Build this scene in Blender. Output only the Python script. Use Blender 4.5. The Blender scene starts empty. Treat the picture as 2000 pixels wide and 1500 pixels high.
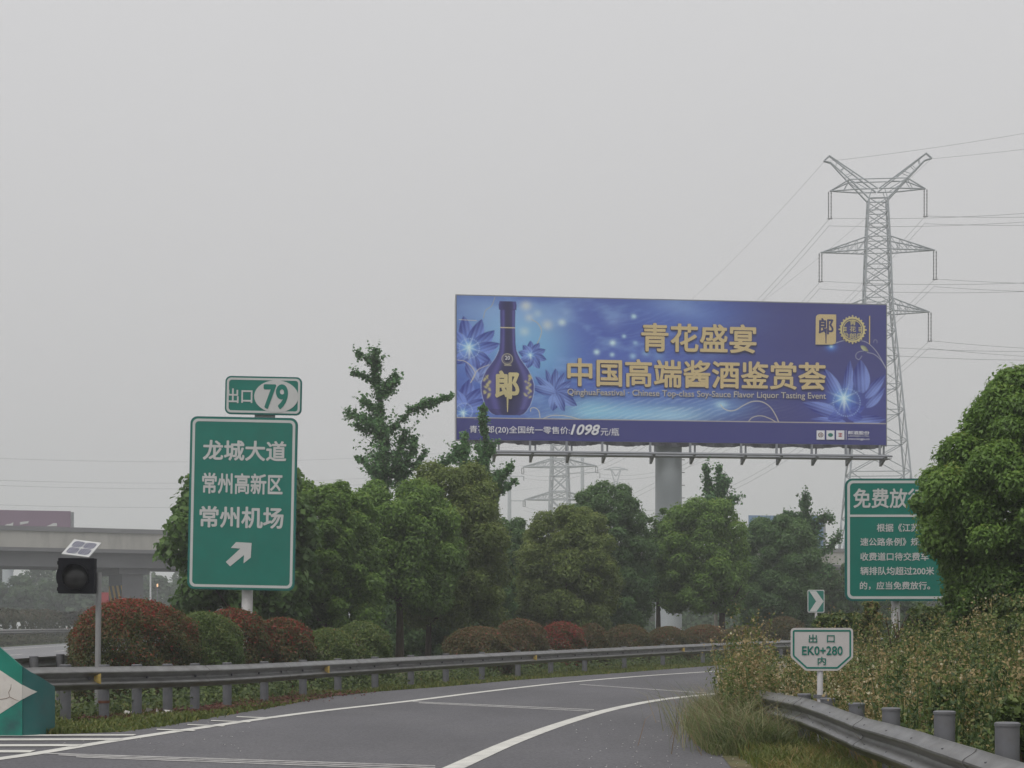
import bpy, bmesh, math, random
import numpy as np
from mathutils import Vector, Matrix

# ------------------------------------------------------------------ camera, sky, sun, exposure
S = bpy.context.scene
COL = S.collection
EYE, FPX, UC, VH = 1.3, 3500.0, 1000.0, 1222.0
cam_d = bpy.data.cameras.new('camera'); cam = bpy.data.objects.new('camera', cam_d); COL.objects.link(cam)
cam.location = (0, 0, EYE); cam.rotation_euler = (math.pi / 2, 0, 0)
cam_d.sensor_width = 36.0; cam_d.lens = 36.0 * FPX / 2000.0; cam_d.shift_y = 0.236
cam_d.clip_start = 0.1; cam_d.clip_end = 6000
S.camera = cam

SUN_EL, SUN_AZ = math.radians(58), math.radians(215)
w = bpy.data.worlds.new('World'); S.world = w; w.use_nodes = True
nt = w.node_tree; nt.nodes.clear()
N = nt.nodes.new; L = nt.links.new
out = N('ShaderNodeOutputWorld'); bg = N('ShaderNodeBackground'); L(bg.outputs[0], out.inputs[0])
sky = N('ShaderNodeTexSky'); sky.sky_type = 'NISHITA'; sky.sun_disc = False
sky.sun_elevation = SUN_EL; sky.sun_rotation = SUN_AZ; sky.dust_density = 6.0; sky.air_density = 1.0
hs = N('ShaderNodeHueSaturation'); hs.inputs['Saturation'].default_value = 0.25; L(sky.outputs[0], hs.inputs['Color'])
tc = N('ShaderNodeTexCoord'); sx = N('ShaderNodeSeparateXYZ'); L(tc.outputs['Generated'], sx.inputs[0])
rp = N('ShaderNodeValToRGB'); L(sx.outputs['Z'], rp.inputs[0])
rp.color_ramp.elements[0].position = 0.0; rp.color_ramp.elements[0].color = (5.22, 5.12, 5.14, 1)
rp.color_ramp.elements[1].position = 0.45; rp.color_ramp.elements[1].color = (7.16, 7.12, 7.22, 1)
mx = N('ShaderNodeMix'); mx.data_type = 'RGBA'; mx.inputs[0].default_value = 0.93
L(hs.outputs[0], mx.inputs[6]); L(rp.outputs[0], mx.inputs[7]); L(mx.outputs[2], bg.inputs[0])
bg.inputs[1].default_value = 0.1

sd = bpy.data.lights.new('sun', 'SUN'); sd.energy = 1.4; sd.angle = math.radians(25); sd.color = (1.0, .97, .92)
sun = bpy.data.objects.new('sun', sd); COL.objects.link(sun)
sun.rotation_euler = (math.radians(90) - SUN_EL, 0, math.radians(-28))
S.view_settings.view_transform = 'Standard'; S.view_settings.look = 'None'
S.view_settings.exposure = 0.08; S.view_settings.gamma = 1.0; S.view_settings.use_curve_mapping = False
S.render.engine = 'CYCLES'
S.cycles.max_bounces = 6; S.cycles.volume_bounces = 1; S.cycles.transparent_max_bounces = 4

# ------------------------------------------------------------------ helpers
def P(u, v, d):  return Vector(((u - UC) / FPX * d, d, EYE + (VH - v) / FPX * d))
def X(u, d):     return (u - UC) / FPX * d
def Z(v, d):     return EYE + (VH - v) / FPX * d
def G(u, v):
    d = EYE * FPX / (v - VH); return (X(u, d), d)
def srgb(r, g, b):
    f = lambda c: (c / 255) / 12.92 if c / 255 <= .04045 else ((c / 255 + .055) / 1.055) ** 2.4
    return (f(r), f(g), f(b))
def interp(x, xs, ys): return float(np.interp(x, xs, ys))

def tag(o, label=None, cat=None, group=None, kind=None):
    if label: o['label'] = label
    if cat: o['category'] = cat
    if group: o['group'] = group
    if kind: o['kind'] = kind
    return o
def thing(name, label, cat, loc=(0, 0, 0), rot=(0, 0, 0), group=None):
    o = bpy.data.objects.new(name, None); COL.objects.link(o)
    o.location = loc; o.rotation_euler = rot; o.empty_display_size = .2
    return tag(o, label, cat, group)
def link(name, me, m, parent=None):
    o = bpy.data.objects.new(name, me); COL.objects.link(o)
    if m is not None:
        me.materials.clear(); me.materials.append(m)
    if parent is not None: o.parent = parent
    return o

class MB:
    def __init__(s): s.v = []; s.f = []
    def add(s, vs, fs):
        n = len(s.v); s.v += [tuple(p) for p in vs]; s.f += [tuple(i + n for i in f) for f in fs]
    def box(s, x0, x1, y0, y1, z0, z1):
        s.add([(x0,y0,z0),(x1,y0,z0),(x1,y1,z0),(x0,y1,z0),(x0,y0,z1),(x1,y0,z1),(x1,y1,z1),(x0,y1,z1)],
              [(0,3,2,1),(4,5,6,7),(0,1,5,4),(1,2,6,5),(2,3,7,6),(3,0,4,7)]); return s
    def prism(s, pts, y0, y1):
        """polygon in x,z (counter-clockwise seen from -y), extruded from y0 (front) to y1"""
        n = len(pts)
        vs = [(x, y0, z) for x, z in pts] + [(x, y1, z) for x, z in pts]
        fs = [tuple(range(n)), tuple(range(2 * n - 1, n - 1, -1))]
        for i in range(n):
            j = (i + 1) % n; fs.append((j, i, i + n, j + n))
        s.add(vs, fs); return s
    def ring(s, outer, inner, y0, y1):
        n = len(outer)
        vs = [(x,y0,z) for x,z in outer] + [(x,y0,z) for x,z in inner] + [(x,y1,z) for x,z in outer] + [(x,y1,z) for x,z in inner]
        fs = []
        for i in range(n):
            j = (i + 1) % n
            fs += [(i, j, n+j, n+i), (j, i, 2*n+i, 2*n+j), (n+i, n+j, 3*n+j, 3*n+i)]
        s.add(vs, fs); return s
    def tube(s, pts, rad, seg=8, cap=True):
        pts = [Vector(p) for p in pts]; n = len(pts)
        rad = rad if hasattr(rad, '__len__') else [rad] * n
        base = len(s.v); up = None
        for i, p in enumerate(pts):
            t = (pts[min(i+1, n-1)] - pts[max(i-1, 0)]).normalized()
            if up is None: up = Vector((1,0,0)) if abs(t.x) < .8 else Vector((0,1,0))
            a = (up - t * up.dot(t)).normalized(); b = t.cross(a); up = a
            for k in range(seg):
                q = 2 * math.pi * k / seg
                s.v.append(tuple(p + (a * math.cos(q) + b * math.sin(q)) * rad[i]))
        for i in range(n - 1):
            for k in range(seg):
                k2 = (k + 1) % seg
                s.f.append((base+i*seg+k, base+i*seg+k2, base+(i+1)*seg+k2, base+(i+1)*seg+k))
        if cap:
            s.f.append(tuple(base + k for k in range(seg))[::-1]); s.f.append(tuple(base + (n-1)*seg + k for k in range(seg)))
        return s
    def bar(s, a, b, t):
        return s.tube([a, b], t * .62, 4)
    def cyl(s, x, y, z0, z1, r, seg=16): return s.tube([(x,y,z0),(x,y,z1)], r, seg)
    def build(s, name, m, parent=None, smooth=False, world=False):
        me = bpy.data.meshes.new(name)
        vs = s.v
        if world and parent is not None:
            l = parent.location; vs = [(a-l.x, b-l.y, c-l.z) for a, b, c in vs]
        me.from_pydata(vs, [], s.f); me.update()
        if smooth:
            me.polygons.foreach_set('use_smooth', [True] * len(me.polygons))
            try: me.set_sharp_from_angle(angle=math.radians(35))
            except Exception: pass
        return link(name, me, m, parent)

def rrect(x0, x1, z0, z1, r, n=6):
    pts = []
    for cx, cz, a0 in ((x1-r, z0+r, -90), (x1-r, z1-r, 0), (x0+r, z1-r, 90), (x0+r, z0+r, 180)):
        for k in range(n + 1):
            a = math.radians(a0 + 90 * k / n); pts.append((cx + r*math.cos(a), cz + r*math.sin(a)))
    return pts
def ellipse(cx, cz, rx, rz, n=40):
    return [(cx + rx*math.cos(2*math.pi*k/n), cz + rz*math.sin(2*math.pi*k/n)) for k in range(n)]
def inset_poly(pts, d):
    n = len(pts); out = []
    for i in range(n):
        p0, p1, p2 = Vector(pts[i-1]), Vector(pts[i]), Vector(pts[(i+1) % n])
        e1 = (p1 - p0).normalized(); e2 = (p2 - p1).normalized()
        n1 = Vector((-e1.y, e1.x)); n2 = Vector((-e2.y, e2.x))
        b = (n1 + n2); b /= max(1e-6, (1 + n1.dot(n2)))
        out.append(tuple(p1 + b * d))
    return out

def quads_mesh(name, V, tint, m, parent=None, size=4, kind=None):
    """V: (n,size,3) polygons; tint: (n,)"""
    n = V.shape[0]; me = bpy.data.meshes.new(name)
    me.vertices.add(n * size); me.vertices.foreach_set('co', V.astype(np.float32).ravel())
    me.loops.add(n * size); me.loops.foreach_set('vertex_index', np.arange(n * size, dtype=np.int32))
    me.polygons.add(n)
    me.polygons.foreach_set('loop_start', np.arange(0, n * size, size, dtype=np.int32))
    me.polygons.foreach_set('loop_total', np.full(n, size, dtype=np.int32))
    a = me.attributes.new('tint', 'FLOAT', 'POINT'); a.data.foreach_set('value', np.repeat(tint, size).astype(np.float32))
    me.update(calc_edges=True)
    return link(name, me, m, parent)

# ------------------------------------------------------------------ materials
def mat(name, c, rough=.6, metal=0.0, var=.12, scale=3.0, bump=0.0, bscale=60, spec=.3, dirt=None, dirt_scale=1.5, dirt_amt=.4, stretch=(1,1,1)):
    m = bpy.data.materials.new(name); m.use_nodes = True; t = m.node_tree
    b = t.nodes['Principled BSDF']; b.inputs['Roughness'].default_value = rough; b.inputs['Metallic'].default_value = metal
    b.inputs['Specular IOR Level'].default_value = spec
    co = t.nodes.new('ShaderNodeTexCoord'); mp = t.nodes.new('ShaderNodeMapping'); mp.inputs['Scale'].default_value = stretch
    t.links.new(co.outputs['Object'], mp.inputs[0])
    no = t.nodes.new('ShaderNodeTexNoise'); no.inputs['Scale'].default_value = scale; no.inputs['Detail'].default_value = 6
    t.links.new(mp.outputs[0], no.inputs['Vector'])
    mr = t.nodes.new('ShaderNodeMapRange'); mr.inputs[1].default_value = .3; mr.inputs[2].default_value = .7
    mr.inputs[3].default_value = 1 - var; mr.inputs[4].default_value = 1 + var
    t.links.new(no.outputs[0], mr.inputs[0])
    mul = t.nodes.new('ShaderNodeMix'); mul.data_type = 'RGBA'; mul.blend_type = 'MULTIPLY'; mul.inputs[0].default_value = 1
    mul.inputs[6].default_value = (*c, 1); t.links.new(mr.outputs[0], mul.inputs[7])
    last = mul.outputs[2]
    if dirt:
        n2 = t.nodes.new('ShaderNodeTexNoise'); n2.inputs['Scale'].default_value = dirt_scale; n2.inputs['Detail'].default_value = 8; n2.inputs['Roughness'].default_value = .65
        t.links.new(mp.outputs[0], n2.inputs['Vector'])
        r2 = t.nodes.new('ShaderNodeMapRange'); r2.inputs[1].default_value = .48; r2.inputs[2].default_value = .72; r2.inputs[3].default_value = 0; r2.inputs[4].default_value = dirt_amt
        t.links.new(n2.outputs[0], r2.inputs[0])
        m2 = t.nodes.new('ShaderNodeMix'); m2.data_type = 'RGBA'; m2.inputs[7].default_value = (*dirt, 1)
        t.links.new(r2.outputs[0], m2.inputs[0]); t.links.new(last, m2.inputs[6]); last = m2.outputs[2]
    t.links.new(last, b.inputs['Base Color'])
    if bump:
        n3 = t.nodes.new('ShaderNodeTexNoise'); n3.inputs['Scale'].default_value = bscale; n3.inputs['Detail'].default_value = 4
        t.links.new(co.outputs['Object'], n3.inputs['Vector'])
        bp = t.nodes.new('ShaderNodeBump'); bp.inputs['Strength'].default_value = bump; bp.inputs['Distance'].default_value = .02
        t.links.new(n3.outputs[0], bp.inputs['Height']); t.links.new(bp.outputs[0], b.inputs['Normal'])
    return m

def leafmat(name, stops, transl=.42, rough=.5, spec=.35, nscale=.9, namt=.5):
    """colour from the per-leaf tint plus a broad clump noise"""
    m = bpy.data.materials.new(name); m.use_nodes = True; t = m.node_tree; t.nodes.clear()
    o = t.nodes.new('ShaderNodeOutputMaterial'); mixs = t.nodes.new('ShaderNodeMixShader'); mixs.inputs[0].default_value = transl
    b = t.nodes.new('ShaderNodeBsdfPrincipled'); b.inputs['Roughness'].default_value = rough; b.inputs['Specular IOR Level'].default_value = spec
    tr = t.nodes.new('ShaderNodeBsdfTranslucent')
    at = t.nodes.new('ShaderNodeAttribute'); at.attribute_name = 'tint'
    co = t.nodes.new('ShaderNodeTexCoord'); no = t.nodes.new('ShaderNodeTexNoise'); no.inputs['Scale'].default_value = nscale; no.inputs['Detail'].default_value = 3
    t.links.new(co.outputs['Object'], no.inputs['Vector'])
    ma = t.nodes.new('ShaderNodeMath'); ma.operation = 'MULTIPLY_ADD'; ma.inputs[1].default_value = namt; 
    su = t.nodes.new('ShaderNodeMath'); su.operation = 'SUBTRACT'; su.inputs[1].default_value = .5
    t.links.new(no.outputs[0], su.inputs[0]); t.links.new(su.outputs[0], ma.inputs[0]); t.links.new(at.outputs['Fac'], ma.inputs[2])
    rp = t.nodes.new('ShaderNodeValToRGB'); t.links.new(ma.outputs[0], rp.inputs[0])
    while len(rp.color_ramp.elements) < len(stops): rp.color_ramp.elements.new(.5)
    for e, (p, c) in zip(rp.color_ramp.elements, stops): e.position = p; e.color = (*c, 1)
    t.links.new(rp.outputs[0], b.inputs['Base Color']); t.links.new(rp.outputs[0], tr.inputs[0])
    t.links.new(b.outputs[0], mixs.inputs[1]); t.links.new(tr.outputs[0], mixs.inputs[2]); t.links.new(mixs.outputs[0], o.inputs[0])
    return m

M = {}
M['asphalt'] = mat('asphalt', (.120,.118,.127), .85, var=.16, scale=.45, bump=.5, bscale=90, dirt=(.155,.152,.156), dirt_scale=.6, dirt_amt=.45, stretch=(1,.35,1))
# fine aggregate speckle in the asphalt
def speckle(m):
    t = m.node_tree; b = t.nodes['Principled BSDF']; src = b.inputs['Base Color'].links[0].from_socket
    co = t.nodes.new('ShaderNodeTexCoord'); n = t.nodes.new('ShaderNodeTexNoise'); n.inputs['Scale'].default_value = 38; n.inputs['Detail'].default_value = 3
    t.links.new(co.outputs['Object'], n.inputs['Vector'])
    r = t.nodes.new('ShaderNodeMapRange'); r.inputs[1].default_value = .3; r.inputs[2].default_value = .7; r.inputs[3].default_value = .72; r.inputs[4].default_value = 1.28
    t.links.new(n.outputs[0], r.inputs[0])
    x = t.nodes.new('ShaderNodeMix'); x.data_type = 'RGBA'; x.blend_type = 'MULTIPLY'; x.inputs[0].default_value = 1
    t.links.new(src, x.inputs[6]); t.links.new(r.outputs[0], x.inputs[7]); t.links.new(x.outputs[2], b.inputs['Base Color'])
speckle(M['asphalt'])
M['highway'] = mat('highway_asphalt', (.19,.19,.20), .8, var=.08, scale=.2, stretch=(1,.2,1))
M['paint'] = mat('road_paint', (.60,.59,.55), .7, var=.10, scale=4, dirt=(.30,.29,.29), dirt_scale=3.2, dirt_amt=.45, bump=.15)
M['paint_worn'] = mat('worn_road_paint', (.42,.41,.40), .8, var=.2, scale=8, dirt=(.18,.175,.185), dirt_scale=9, dirt_amt=.9)
M['soil'] = mat('verge_soil', (.10,.10,.045), .95, var=.35, scale=2.5, dirt=(.17,.12,.07), dirt_scale=1.2, dirt_amt=.7, bump=.6, bscale=25)
M['field'] = mat('field_ground', (.085,.105,.045), .95, var=.3, scale=.3)
M['galv'] = mat('galvanised_steel', (.25,.248,.245), .42, metal=.75, var=.16, scale=5, dirt=(.12,.112,.10), dirt_scale=2.0, dirt_amt=.7, spec=.5, stretch=(1,1,3))
M['galv_post'] = mat('galvanised_post', (.155,.158,.172), .6, metal=.2, var=.12, scale=8, dirt=(.13,.12,.11), dirt_scale=5, dirt_amt=.5)
M['steel'] = mat('pylon_steel', (.36,.385,.41), .6, metal=.2, var=.06)
M['wire'] = mat('cable_steel', (.12,.125,.13), .6, var=.02)
M['green'] = mat('sign_green', (.005,.160,.122), .45, var=.07, scale=2.5, dirt=(.02,.13,.10), dirt_scale=1.6, dirt_amt=.35, spec=.35)
M['rim'] = mat('sign_rim_green', (.010,.115,.105), .5, var=.08)
M['white'] = mat('sign_white', (.52,.525,.52), .5, var=.04, scale=3)
M['ekwhite'] = mat('marker_white', (.52,.50,.495), .5, var=.05, scale=5)
M['postwhite'] = mat('post_white', (.58,.57,.58), .5, var=.06, scale=4, dirt=(.35,.33,.3), dirt_scale=6, dirt_amt=.4)
M['nose'] = mat('gore_green', (.006,.20,.145), .4, var=.25, scale=1.6, dirt=(.03,.085,.09), dirt_scale=2.0, dirt_amt=.85, spec=.4)
M['nosewing'] = mat('gore_green_wing', (.020,.12,.115), .5, var=.2, scale=3, dirt=(.04,.10,.10), dirt_scale=3, dirt_amt=.8)
M['nosewhite'] = mat('gore_white', (.60,.57,.53), .55, var=.08, scale=3, dirt=(.32,.25,.21), dirt_scale=2.6, dirt_amt=.6)
M['black'] = mat('beacon_black', (.006,.006,.009), .6, var=.1, spec=.12)
M['lens'] = mat('beacon_lens', (.016,.015,.015), .3, var=.5, scale=7, spec=.5, stretch=(.4,1,4))
M['cell'] = mat('solar_cell', (.035,.04,.11), .25, var=.1, spec=.5)
M['pole'] = mat('beacon_pole', (.30,.30,.30), .5, metal=.3, var=.08, scale=5)
M['yellow'] = mat('reflector_yellow', (.50,.36,.10), .5, var=.2, scale=20)
M['column'] = mat('billboard_column', (.41,.445,.475), .55, var=.06, scale=1.2, dirt=(.33,.355,.38), dirt_scale=.7, dirt_amt=.4, stretch=(1,1,.25))
M['frame'] = mat('billboard_frame', (.24,.25,.27), .55, metal=.3, var=.12, scale=2)
M['dark'] = mat('dark_steel', (.06,.06,.07), .6, var=.1)
M['gold'] = mat('print_gold', (.60,.475,.25), .7, var=.04)
M['goldline'] = mat('print_gold_shade', (.075,.055,.10), .8, var=.02)
M['navy'] = mat('print_navy', (.045,.042,.14), .8, var=.03)
M['print_white'] = mat('print_white', (.72,.72,.76), .8, var=.03)
M['print_grey'] = mat('print_silver', (.50,.47,.42), .8, var=.03)
M['palegold'] = mat('print_pale_gold', (.60,.52,.27), .7, var=.15, scale=.6)
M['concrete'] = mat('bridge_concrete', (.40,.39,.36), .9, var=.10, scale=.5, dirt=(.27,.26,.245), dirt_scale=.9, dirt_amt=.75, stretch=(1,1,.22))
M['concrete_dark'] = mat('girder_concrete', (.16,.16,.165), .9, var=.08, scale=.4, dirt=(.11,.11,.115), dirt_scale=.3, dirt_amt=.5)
M['capc'] = mat('parapet_cap', (.19,.19,.195), .9, var=.1, scale=.8)
M['trunk'] = mat('bark', (.07,.058,.042), .95, var=.25, scale=6, bump=.6, bscale=18, stretch=(1,1,.3))
M['pale_trunk'] = mat('pale_bark', (.15,.145,.125), .95, var=.2, scale=6)
M['purple'] = mat('faded_purple', (.165,.095,.15), .8, var=.08, scale=.2)
M['blueboard'] = mat('faded_blue', (.10,.20,.36), .8, var=.06, scale=.2)
M['red'] = mat('truck_red', (.36,.045,.05), .5, var=.06)
M['glass'] = mat('truck_glass', (.03,.035,.04), .15, var=.05, spec=.5)
M['rubber'] = mat('rubber', (.02,.02,.02), .8)
M['hazy'] = mat('hazard_yellow', (.58,.37,.05), .7, var=.1)
M['hazk'] = mat('hazard_black', (.03,.04,.035), .7, var=.1)
M['pillar'] = mat('pillar_white', (.55,.56,.57), .8, var=.05)
M['insul'] = mat('insulator', (.17,.17,.18), .4, var=.05)
M['litterm'] = mat('litter_white', (.65,.63,.6), .7, var=.1, scale=20)
M['crack'] = mat('crack_brown', (.22,.16,.13), .9, var=.2, scale=10)
M['rust'] = mat('rust_band', (.13,.05,.03), .8, var=.2, scale=10)

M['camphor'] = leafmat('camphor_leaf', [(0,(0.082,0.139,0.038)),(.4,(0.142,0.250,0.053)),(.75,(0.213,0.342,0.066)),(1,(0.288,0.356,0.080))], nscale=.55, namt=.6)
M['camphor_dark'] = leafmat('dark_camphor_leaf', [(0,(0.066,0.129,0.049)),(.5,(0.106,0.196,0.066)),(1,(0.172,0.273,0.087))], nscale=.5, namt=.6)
M['camphor_olive'] = leafmat('olive_camphor_leaf', [(0,(0.090,0.127,0.036)),(.5,(0.173,0.240,0.059)),(1,(0.276,0.314,0.084))], nscale=.5, namt=.6)
M['broad'] = leafmat('broad_leaf', [(0,(0.052,0.102,0.031)),(.5,(0.106,0.196,0.052)),(1,(0.207,0.323,0.083))], transl=.4, nscale=.8, namt=.6)
M['ginkgo'] = leafmat('ginkgo_leaf', [(0,(0.068,0.150,0.065)),(.5,(0.125,0.258,0.100)),(1,(0.185,0.322,0.111))], transl=.4, nscale=.8, namt=.4)
M['bush'] = leafmat('photinia_leaf', [(0,(0.035,0.053,0.015)),(.42,(0.092,0.112,0.031)),(.58,(0.152,0.107,0.041)),(.72,(0.266,0.057,0.035)),(1,(0.452,0.053,0.050))], nscale=2.2, namt=.6)
M['bush_dull'] = leafmat('dull_photinia_leaf', [(0,(0.046,0.063,0.022)),(.45,(0.108,0.115,0.039)),(.75,(0.188,0.123,0.057)),(1,(0.316,0.081,0.059))], nscale=2.0, namt=.5)
M['bush_green'] = leafmat('green_photinia_leaf', [(0,(0.058,0.097,0.029)),(.5,(0.130,0.196,0.051)),(.85,(0.220,0.229,0.067)),(1,(0.280,0.089,0.059))], nscale=2.0, namt=.5)
M['fartree'] = leafmat('far_leaf', [(0,(0.046,0.086,0.042)),(.5,(0.073,0.128,0.060)),(1,(0.113,0.175,0.075))], nscale=.2, namt=.6)
M['hedge'] = leafmat('hedge_leaf', [(0,(.04,.05,.025)),(.5,(.075,.085,.04)),(1,(.13,.10,.06))], nscale=.4, namt=.6)
M['grass'] = leafmat('grass_blade', [(0,(0.072,0.106,0.023)),(.5,(0.143,0.176,0.037)),(.85,(0.241,0.196,0.062)),(1,(0.300,0.209,0.099))], transl=.3, nscale=1.2, namt=.5)
M['lush'] = leafmat('lush_grass_blade', [(0,(.07,.10,.03)),(.5,(.15,.19,.065)),(.8,(.27,.26,.13)),(1,(.30,.20,.13))], transl=.3, nscale=1.0, namt=.4)
M['weed'] = leafmat('weed_leaf', [(0,(0.042,0.077,0.019)),(.30,(0.104,0.157,0.035)),(.50,(0.178,0.188,0.057)),(.72,(0.291,0.218,0.093)),(.92,(0.376,0.284,0.150)),(1,(0.507,0.473,0.334))], transl=.25, nscale=.55, namt=.8)
M['shrubleaf'] = leafmat('shrub_leaf', [(0,(0.036,0.066,0.018)),(.5,(0.084,0.126,0.031)),(1,(0.172,0.218,0.057))], transl=.3, nscale=1.0, namt=.5)
M['fallen'] = leafmat('fallen_leaf', [(0,(.07,.03,.02)),(.6,(.16,.045,.04)),(1,(.22,.12,.07))])
M['stem'] = mat('dry_stem', (.085,.060,.040), .9, var=.3, scale=10)

def emit_mat(name, c, s):
    m = bpy.data.materials.new(name); m.use_nodes = True; t = m.node_tree; t.nodes.clear()
    o = t.nodes.new('ShaderNodeOutputMaterial'); e = t.nodes.new('ShaderNodeEmission'); e.inputs[0].default_value = (*c, 1); e.inputs[1].default_value = s
    t.links.new(e.outputs[0], o.inputs[0]); return m
M['amber'] = emit_mat('amber_glow', (1, .60, .32), 1.2)

# ------------------------------------------------------------------ lettering
def text_mesh(body, bold=.0, shear=0.0, spacing=1.0):
    cu = bpy.data.curves.new('t', 'FONT'); cu.body = body; cu.offset = bold; cu.shear = shear; cu.space_character = spacing
    cu.resolution_u = 4; cu.fill_mode = 'FRONT'
    o = bpy.data.objects.new('t', cu); COL.objects.link(o)
    me = bpy.data.meshes.new_from_object(o.evaluated_get(bpy.context.evaluated_depsgraph_get()))
    bpy.data.objects.remove(o); bpy.data.curves.remove(cu)
    return me
def lettering(body, x0, x1, z0, z1, y, m, parent, bold=.012, shear=0.0, spacing=1.0, name='lettering', label=None):
    """text whose ink fills the box x0..x1, z0..z1 on the plane y (facing -y)"""
    me = text_mesh(body, 0.0, shear, spacing)
    n = len(me.vertices); co = np.empty(n * 3, np.float32); me.vertices.foreach_get('co', co); co = co.reshape(-1, 3)
    stag = np.zeros(n)
    if bold:
        # heavier strokes: copies of the glyphs nudged round a small circle, each a hair in front of the last
        faces = [tuple(p.vertices) for p in me.polygons]; offs = [(0, 0)] + [(bold*math.cos(k*math.pi/4), bold*math.sin(k*math.pi/4)) for k in range(8)]
        cc_ = np.concatenate([co + np.array([dx, dz, 0], np.float32) for dx, dz in offs]); stag = np.repeat(np.arange(9)*-.0004, n)
        ff = [tuple(i + k*n for i in f) for k in range(9) for f in faces]
        bpy.data.meshes.remove(me); me = bpy.data.meshes.new('t'); me.from_pydata(cc_.tolist(), [], ff); co = cc_; n = len(co)
    a, b = co[:, :2].min(0), co[:, :2].max(0)
    q = np.empty_like(co)
    q[:, 0] = x0 + (co[:, 0] - a[0]) / (b[0] - a[0]) * (x1 - x0)
    q[:, 2] = z0 + (co[:, 1] - a[1]) / (b[1] - a[1]) * (z1 - z0)
    q[:, 1] = y + stag
    me.vertices.foreach_set('co', q.ravel()); me.update()
    me.name = name
    o = link(name, me, m, parent)
    if label: o['label'] = label
    return o

# ------------------------------------------------------------------ road geometry (ground coordinates)
LL = [(-7.2,10.0)] + [G(u, v) for u, v in ((0,1485),(205,1452),(410,1421),(600,1394),(800,1371),(950,1352),(1100,1335),(1250,1322),(1410,1311))]
LL += [(9.6,59.5),(14.2,69),(20.5,80),(29,92),(44,110)]
RL = [(-1.55,9.0)] + [G(u, v) for u, v in ((893,1500),(1000,1452),(1100,1415),(1200,1386),(1300,1367),(1410,1355))]
RL += [(6.3,40),(9.5,46.5),(14,54),(20,63),(28,73),(44,90)]
GE = [G(u, v) for u, v in ((80,1437),(230,1432),(320,1420),(420,1402),(520,1385),(640,1362),(760,1350),(860,1343),(1000,1330),(1200,1316),(1378,1302))]
GE += [(8.2,61),(12.5,70),(18.5,81),(27,94),(42,112)]
def smooth_path(pts, n):
    pts = np.array(pts, float); t = np.r_[0, np.cumsum(np.linalg.norm(np.diff(pts, axis=0), axis=1))]
    k = len(pts); m = np.zeros_like(pts)
    m[1:-1] = (pts[2:] - pts[:-2]) / (t[2:] - t[:-2])[:, None]
    m[0] = (pts[1] - pts[0]) / (t[1] - t[0]); m[-1] = (pts[-1] - pts[-2]) / (t[-1] - t[-2])
    out = []
    for s in np.linspace(0, t[-1], n):
        i = min(k - 2, np.searchsorted(t, s, side='right') - 1); h = t[i+1] - t[i]; q = (s - t[i]) / h
        out.append((2*q**3-3*q**2+1)*pts[i] + (q**3-2*q**2+q)*h*m[i] + (-2*q**3+3*q**2)*pts[i+1] + (q**3-q**2)*h*m[i+1])
    return np.array(out)
def strip(path, wd, z):
    path = np.array(path); mb = MB(); vs = []
    for i in range(len(path)):
        t = path[min(i+1, len(path)-1)] - path[max(i-1, 0)]; t /= np.linalg.norm(t); n = np.array([t[1], -t[0]])
        a = path[i] - n * wd / 2; b = path[i] + n * wd / 2
        vs += [(a[0], a[1], z), (b[0], b[1], z)]
    mb.add(vs, [(2*i, 2*i+1, 2*i+3, 2*i+2) for i in range(len(path)-1)])
    return mb

# ground: one sheet to the horizon
def struct(name, mb, m, smooth=False):
    o = mb.build(name, m, smooth=smooth); o['kind'] = 'structure'; return o
g = MB(); g.add([(-900,-100,0),(900,-100,0),(900,1450,0),(-900,1450,0)], [(0,1,2,3)]); struct('ground', g, M['field'])

# verge soil between the two guardrails and under the planting
vg = MB(); vg.add([(-8.35,21.15,.004),(-5.5,21.15,.004),(44,113,.004),(44,200,.004),(-14,200,.004),(-8.35,30,.004)], [(0,1,2,3,4,5)]); struct('verge', vg, M['soil'])

# main highway carriageway at the left
def hw(x, d): return (x - .09 * (d - 25), d)
h = MB(); a = [hw(-8.5,21.4), hw(-8.5,700), hw(-23.2,700), hw(-23.2,-30), hw(-8.5,-30)]
h.add([(p[0], p[1], .006) for p in a], [(0,1,2,3,4)]); struct('highway', h, M['highway'])
h2 = MB(); a = [hw(-29,-30), hw(-29,700), hw(-43,700), hw(-43,-30)]
h2.add([(p[0], p[1], .006) for p in a], [(3,2,1,0)]); struct('far_carriageway', h2, M['highway'])
hm = MB()
for off in (-9.6, -20.9):
    q = strip([hw(off, d) for d in np.linspace(24, 600, 60)], .2, .012); hm.add(q.v, q.f)
for off in (-13.3, -17.1):
    for d in np.arange(30, 400, 15):
        q = strip([hw(off, d), hw(off, d + 6)], .15, .012); hm.add(q.v, q.f)
struct('highway_lane_markings', hm, M['paint'])

# exit ramp
gl = smooth_path(GE, 90)
ramp = MB(); vs = []; rows = []
rl = smooth_path(RL, 90)
def edge_right(d):  # outer edge of the paved right shoulder
    return interp(d, [0,9,17,23,28,34,40,46.5,54,63,73,90], [1.9,2.0,2.25,2.9,4.0,6.2,8.6,11.9,16.5,22.6,30.8,47])
def edge_left(d): return interp(d, [p[1] for p in GE], [p[0] for p in GE])
for d in np.r_[np.linspace(-20,21.1,10), np.linspace(21.2,112,80)]:
    x0 = -8.3 if d < 21.15 else edge_left(d)
    rows.append((x0, d)); x1 = edge_right(d)
    vs += [(x0, d, .012), (x1, d, .012)]
ramp.add(vs, [(2*i, 2*i+1, 2*i+3, 2*i+2) for i in range(len(rows)-1)])
struct('exit_ramp', ramp, M['asphalt'])
lm = strip(smooth_path(LL, 140), .19, .017)
q = strip(smooth_path(RL, 140), .20, .017); lm.add(q.v, q.f)
struct('edge_lines', lm, M['paint'])
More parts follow.
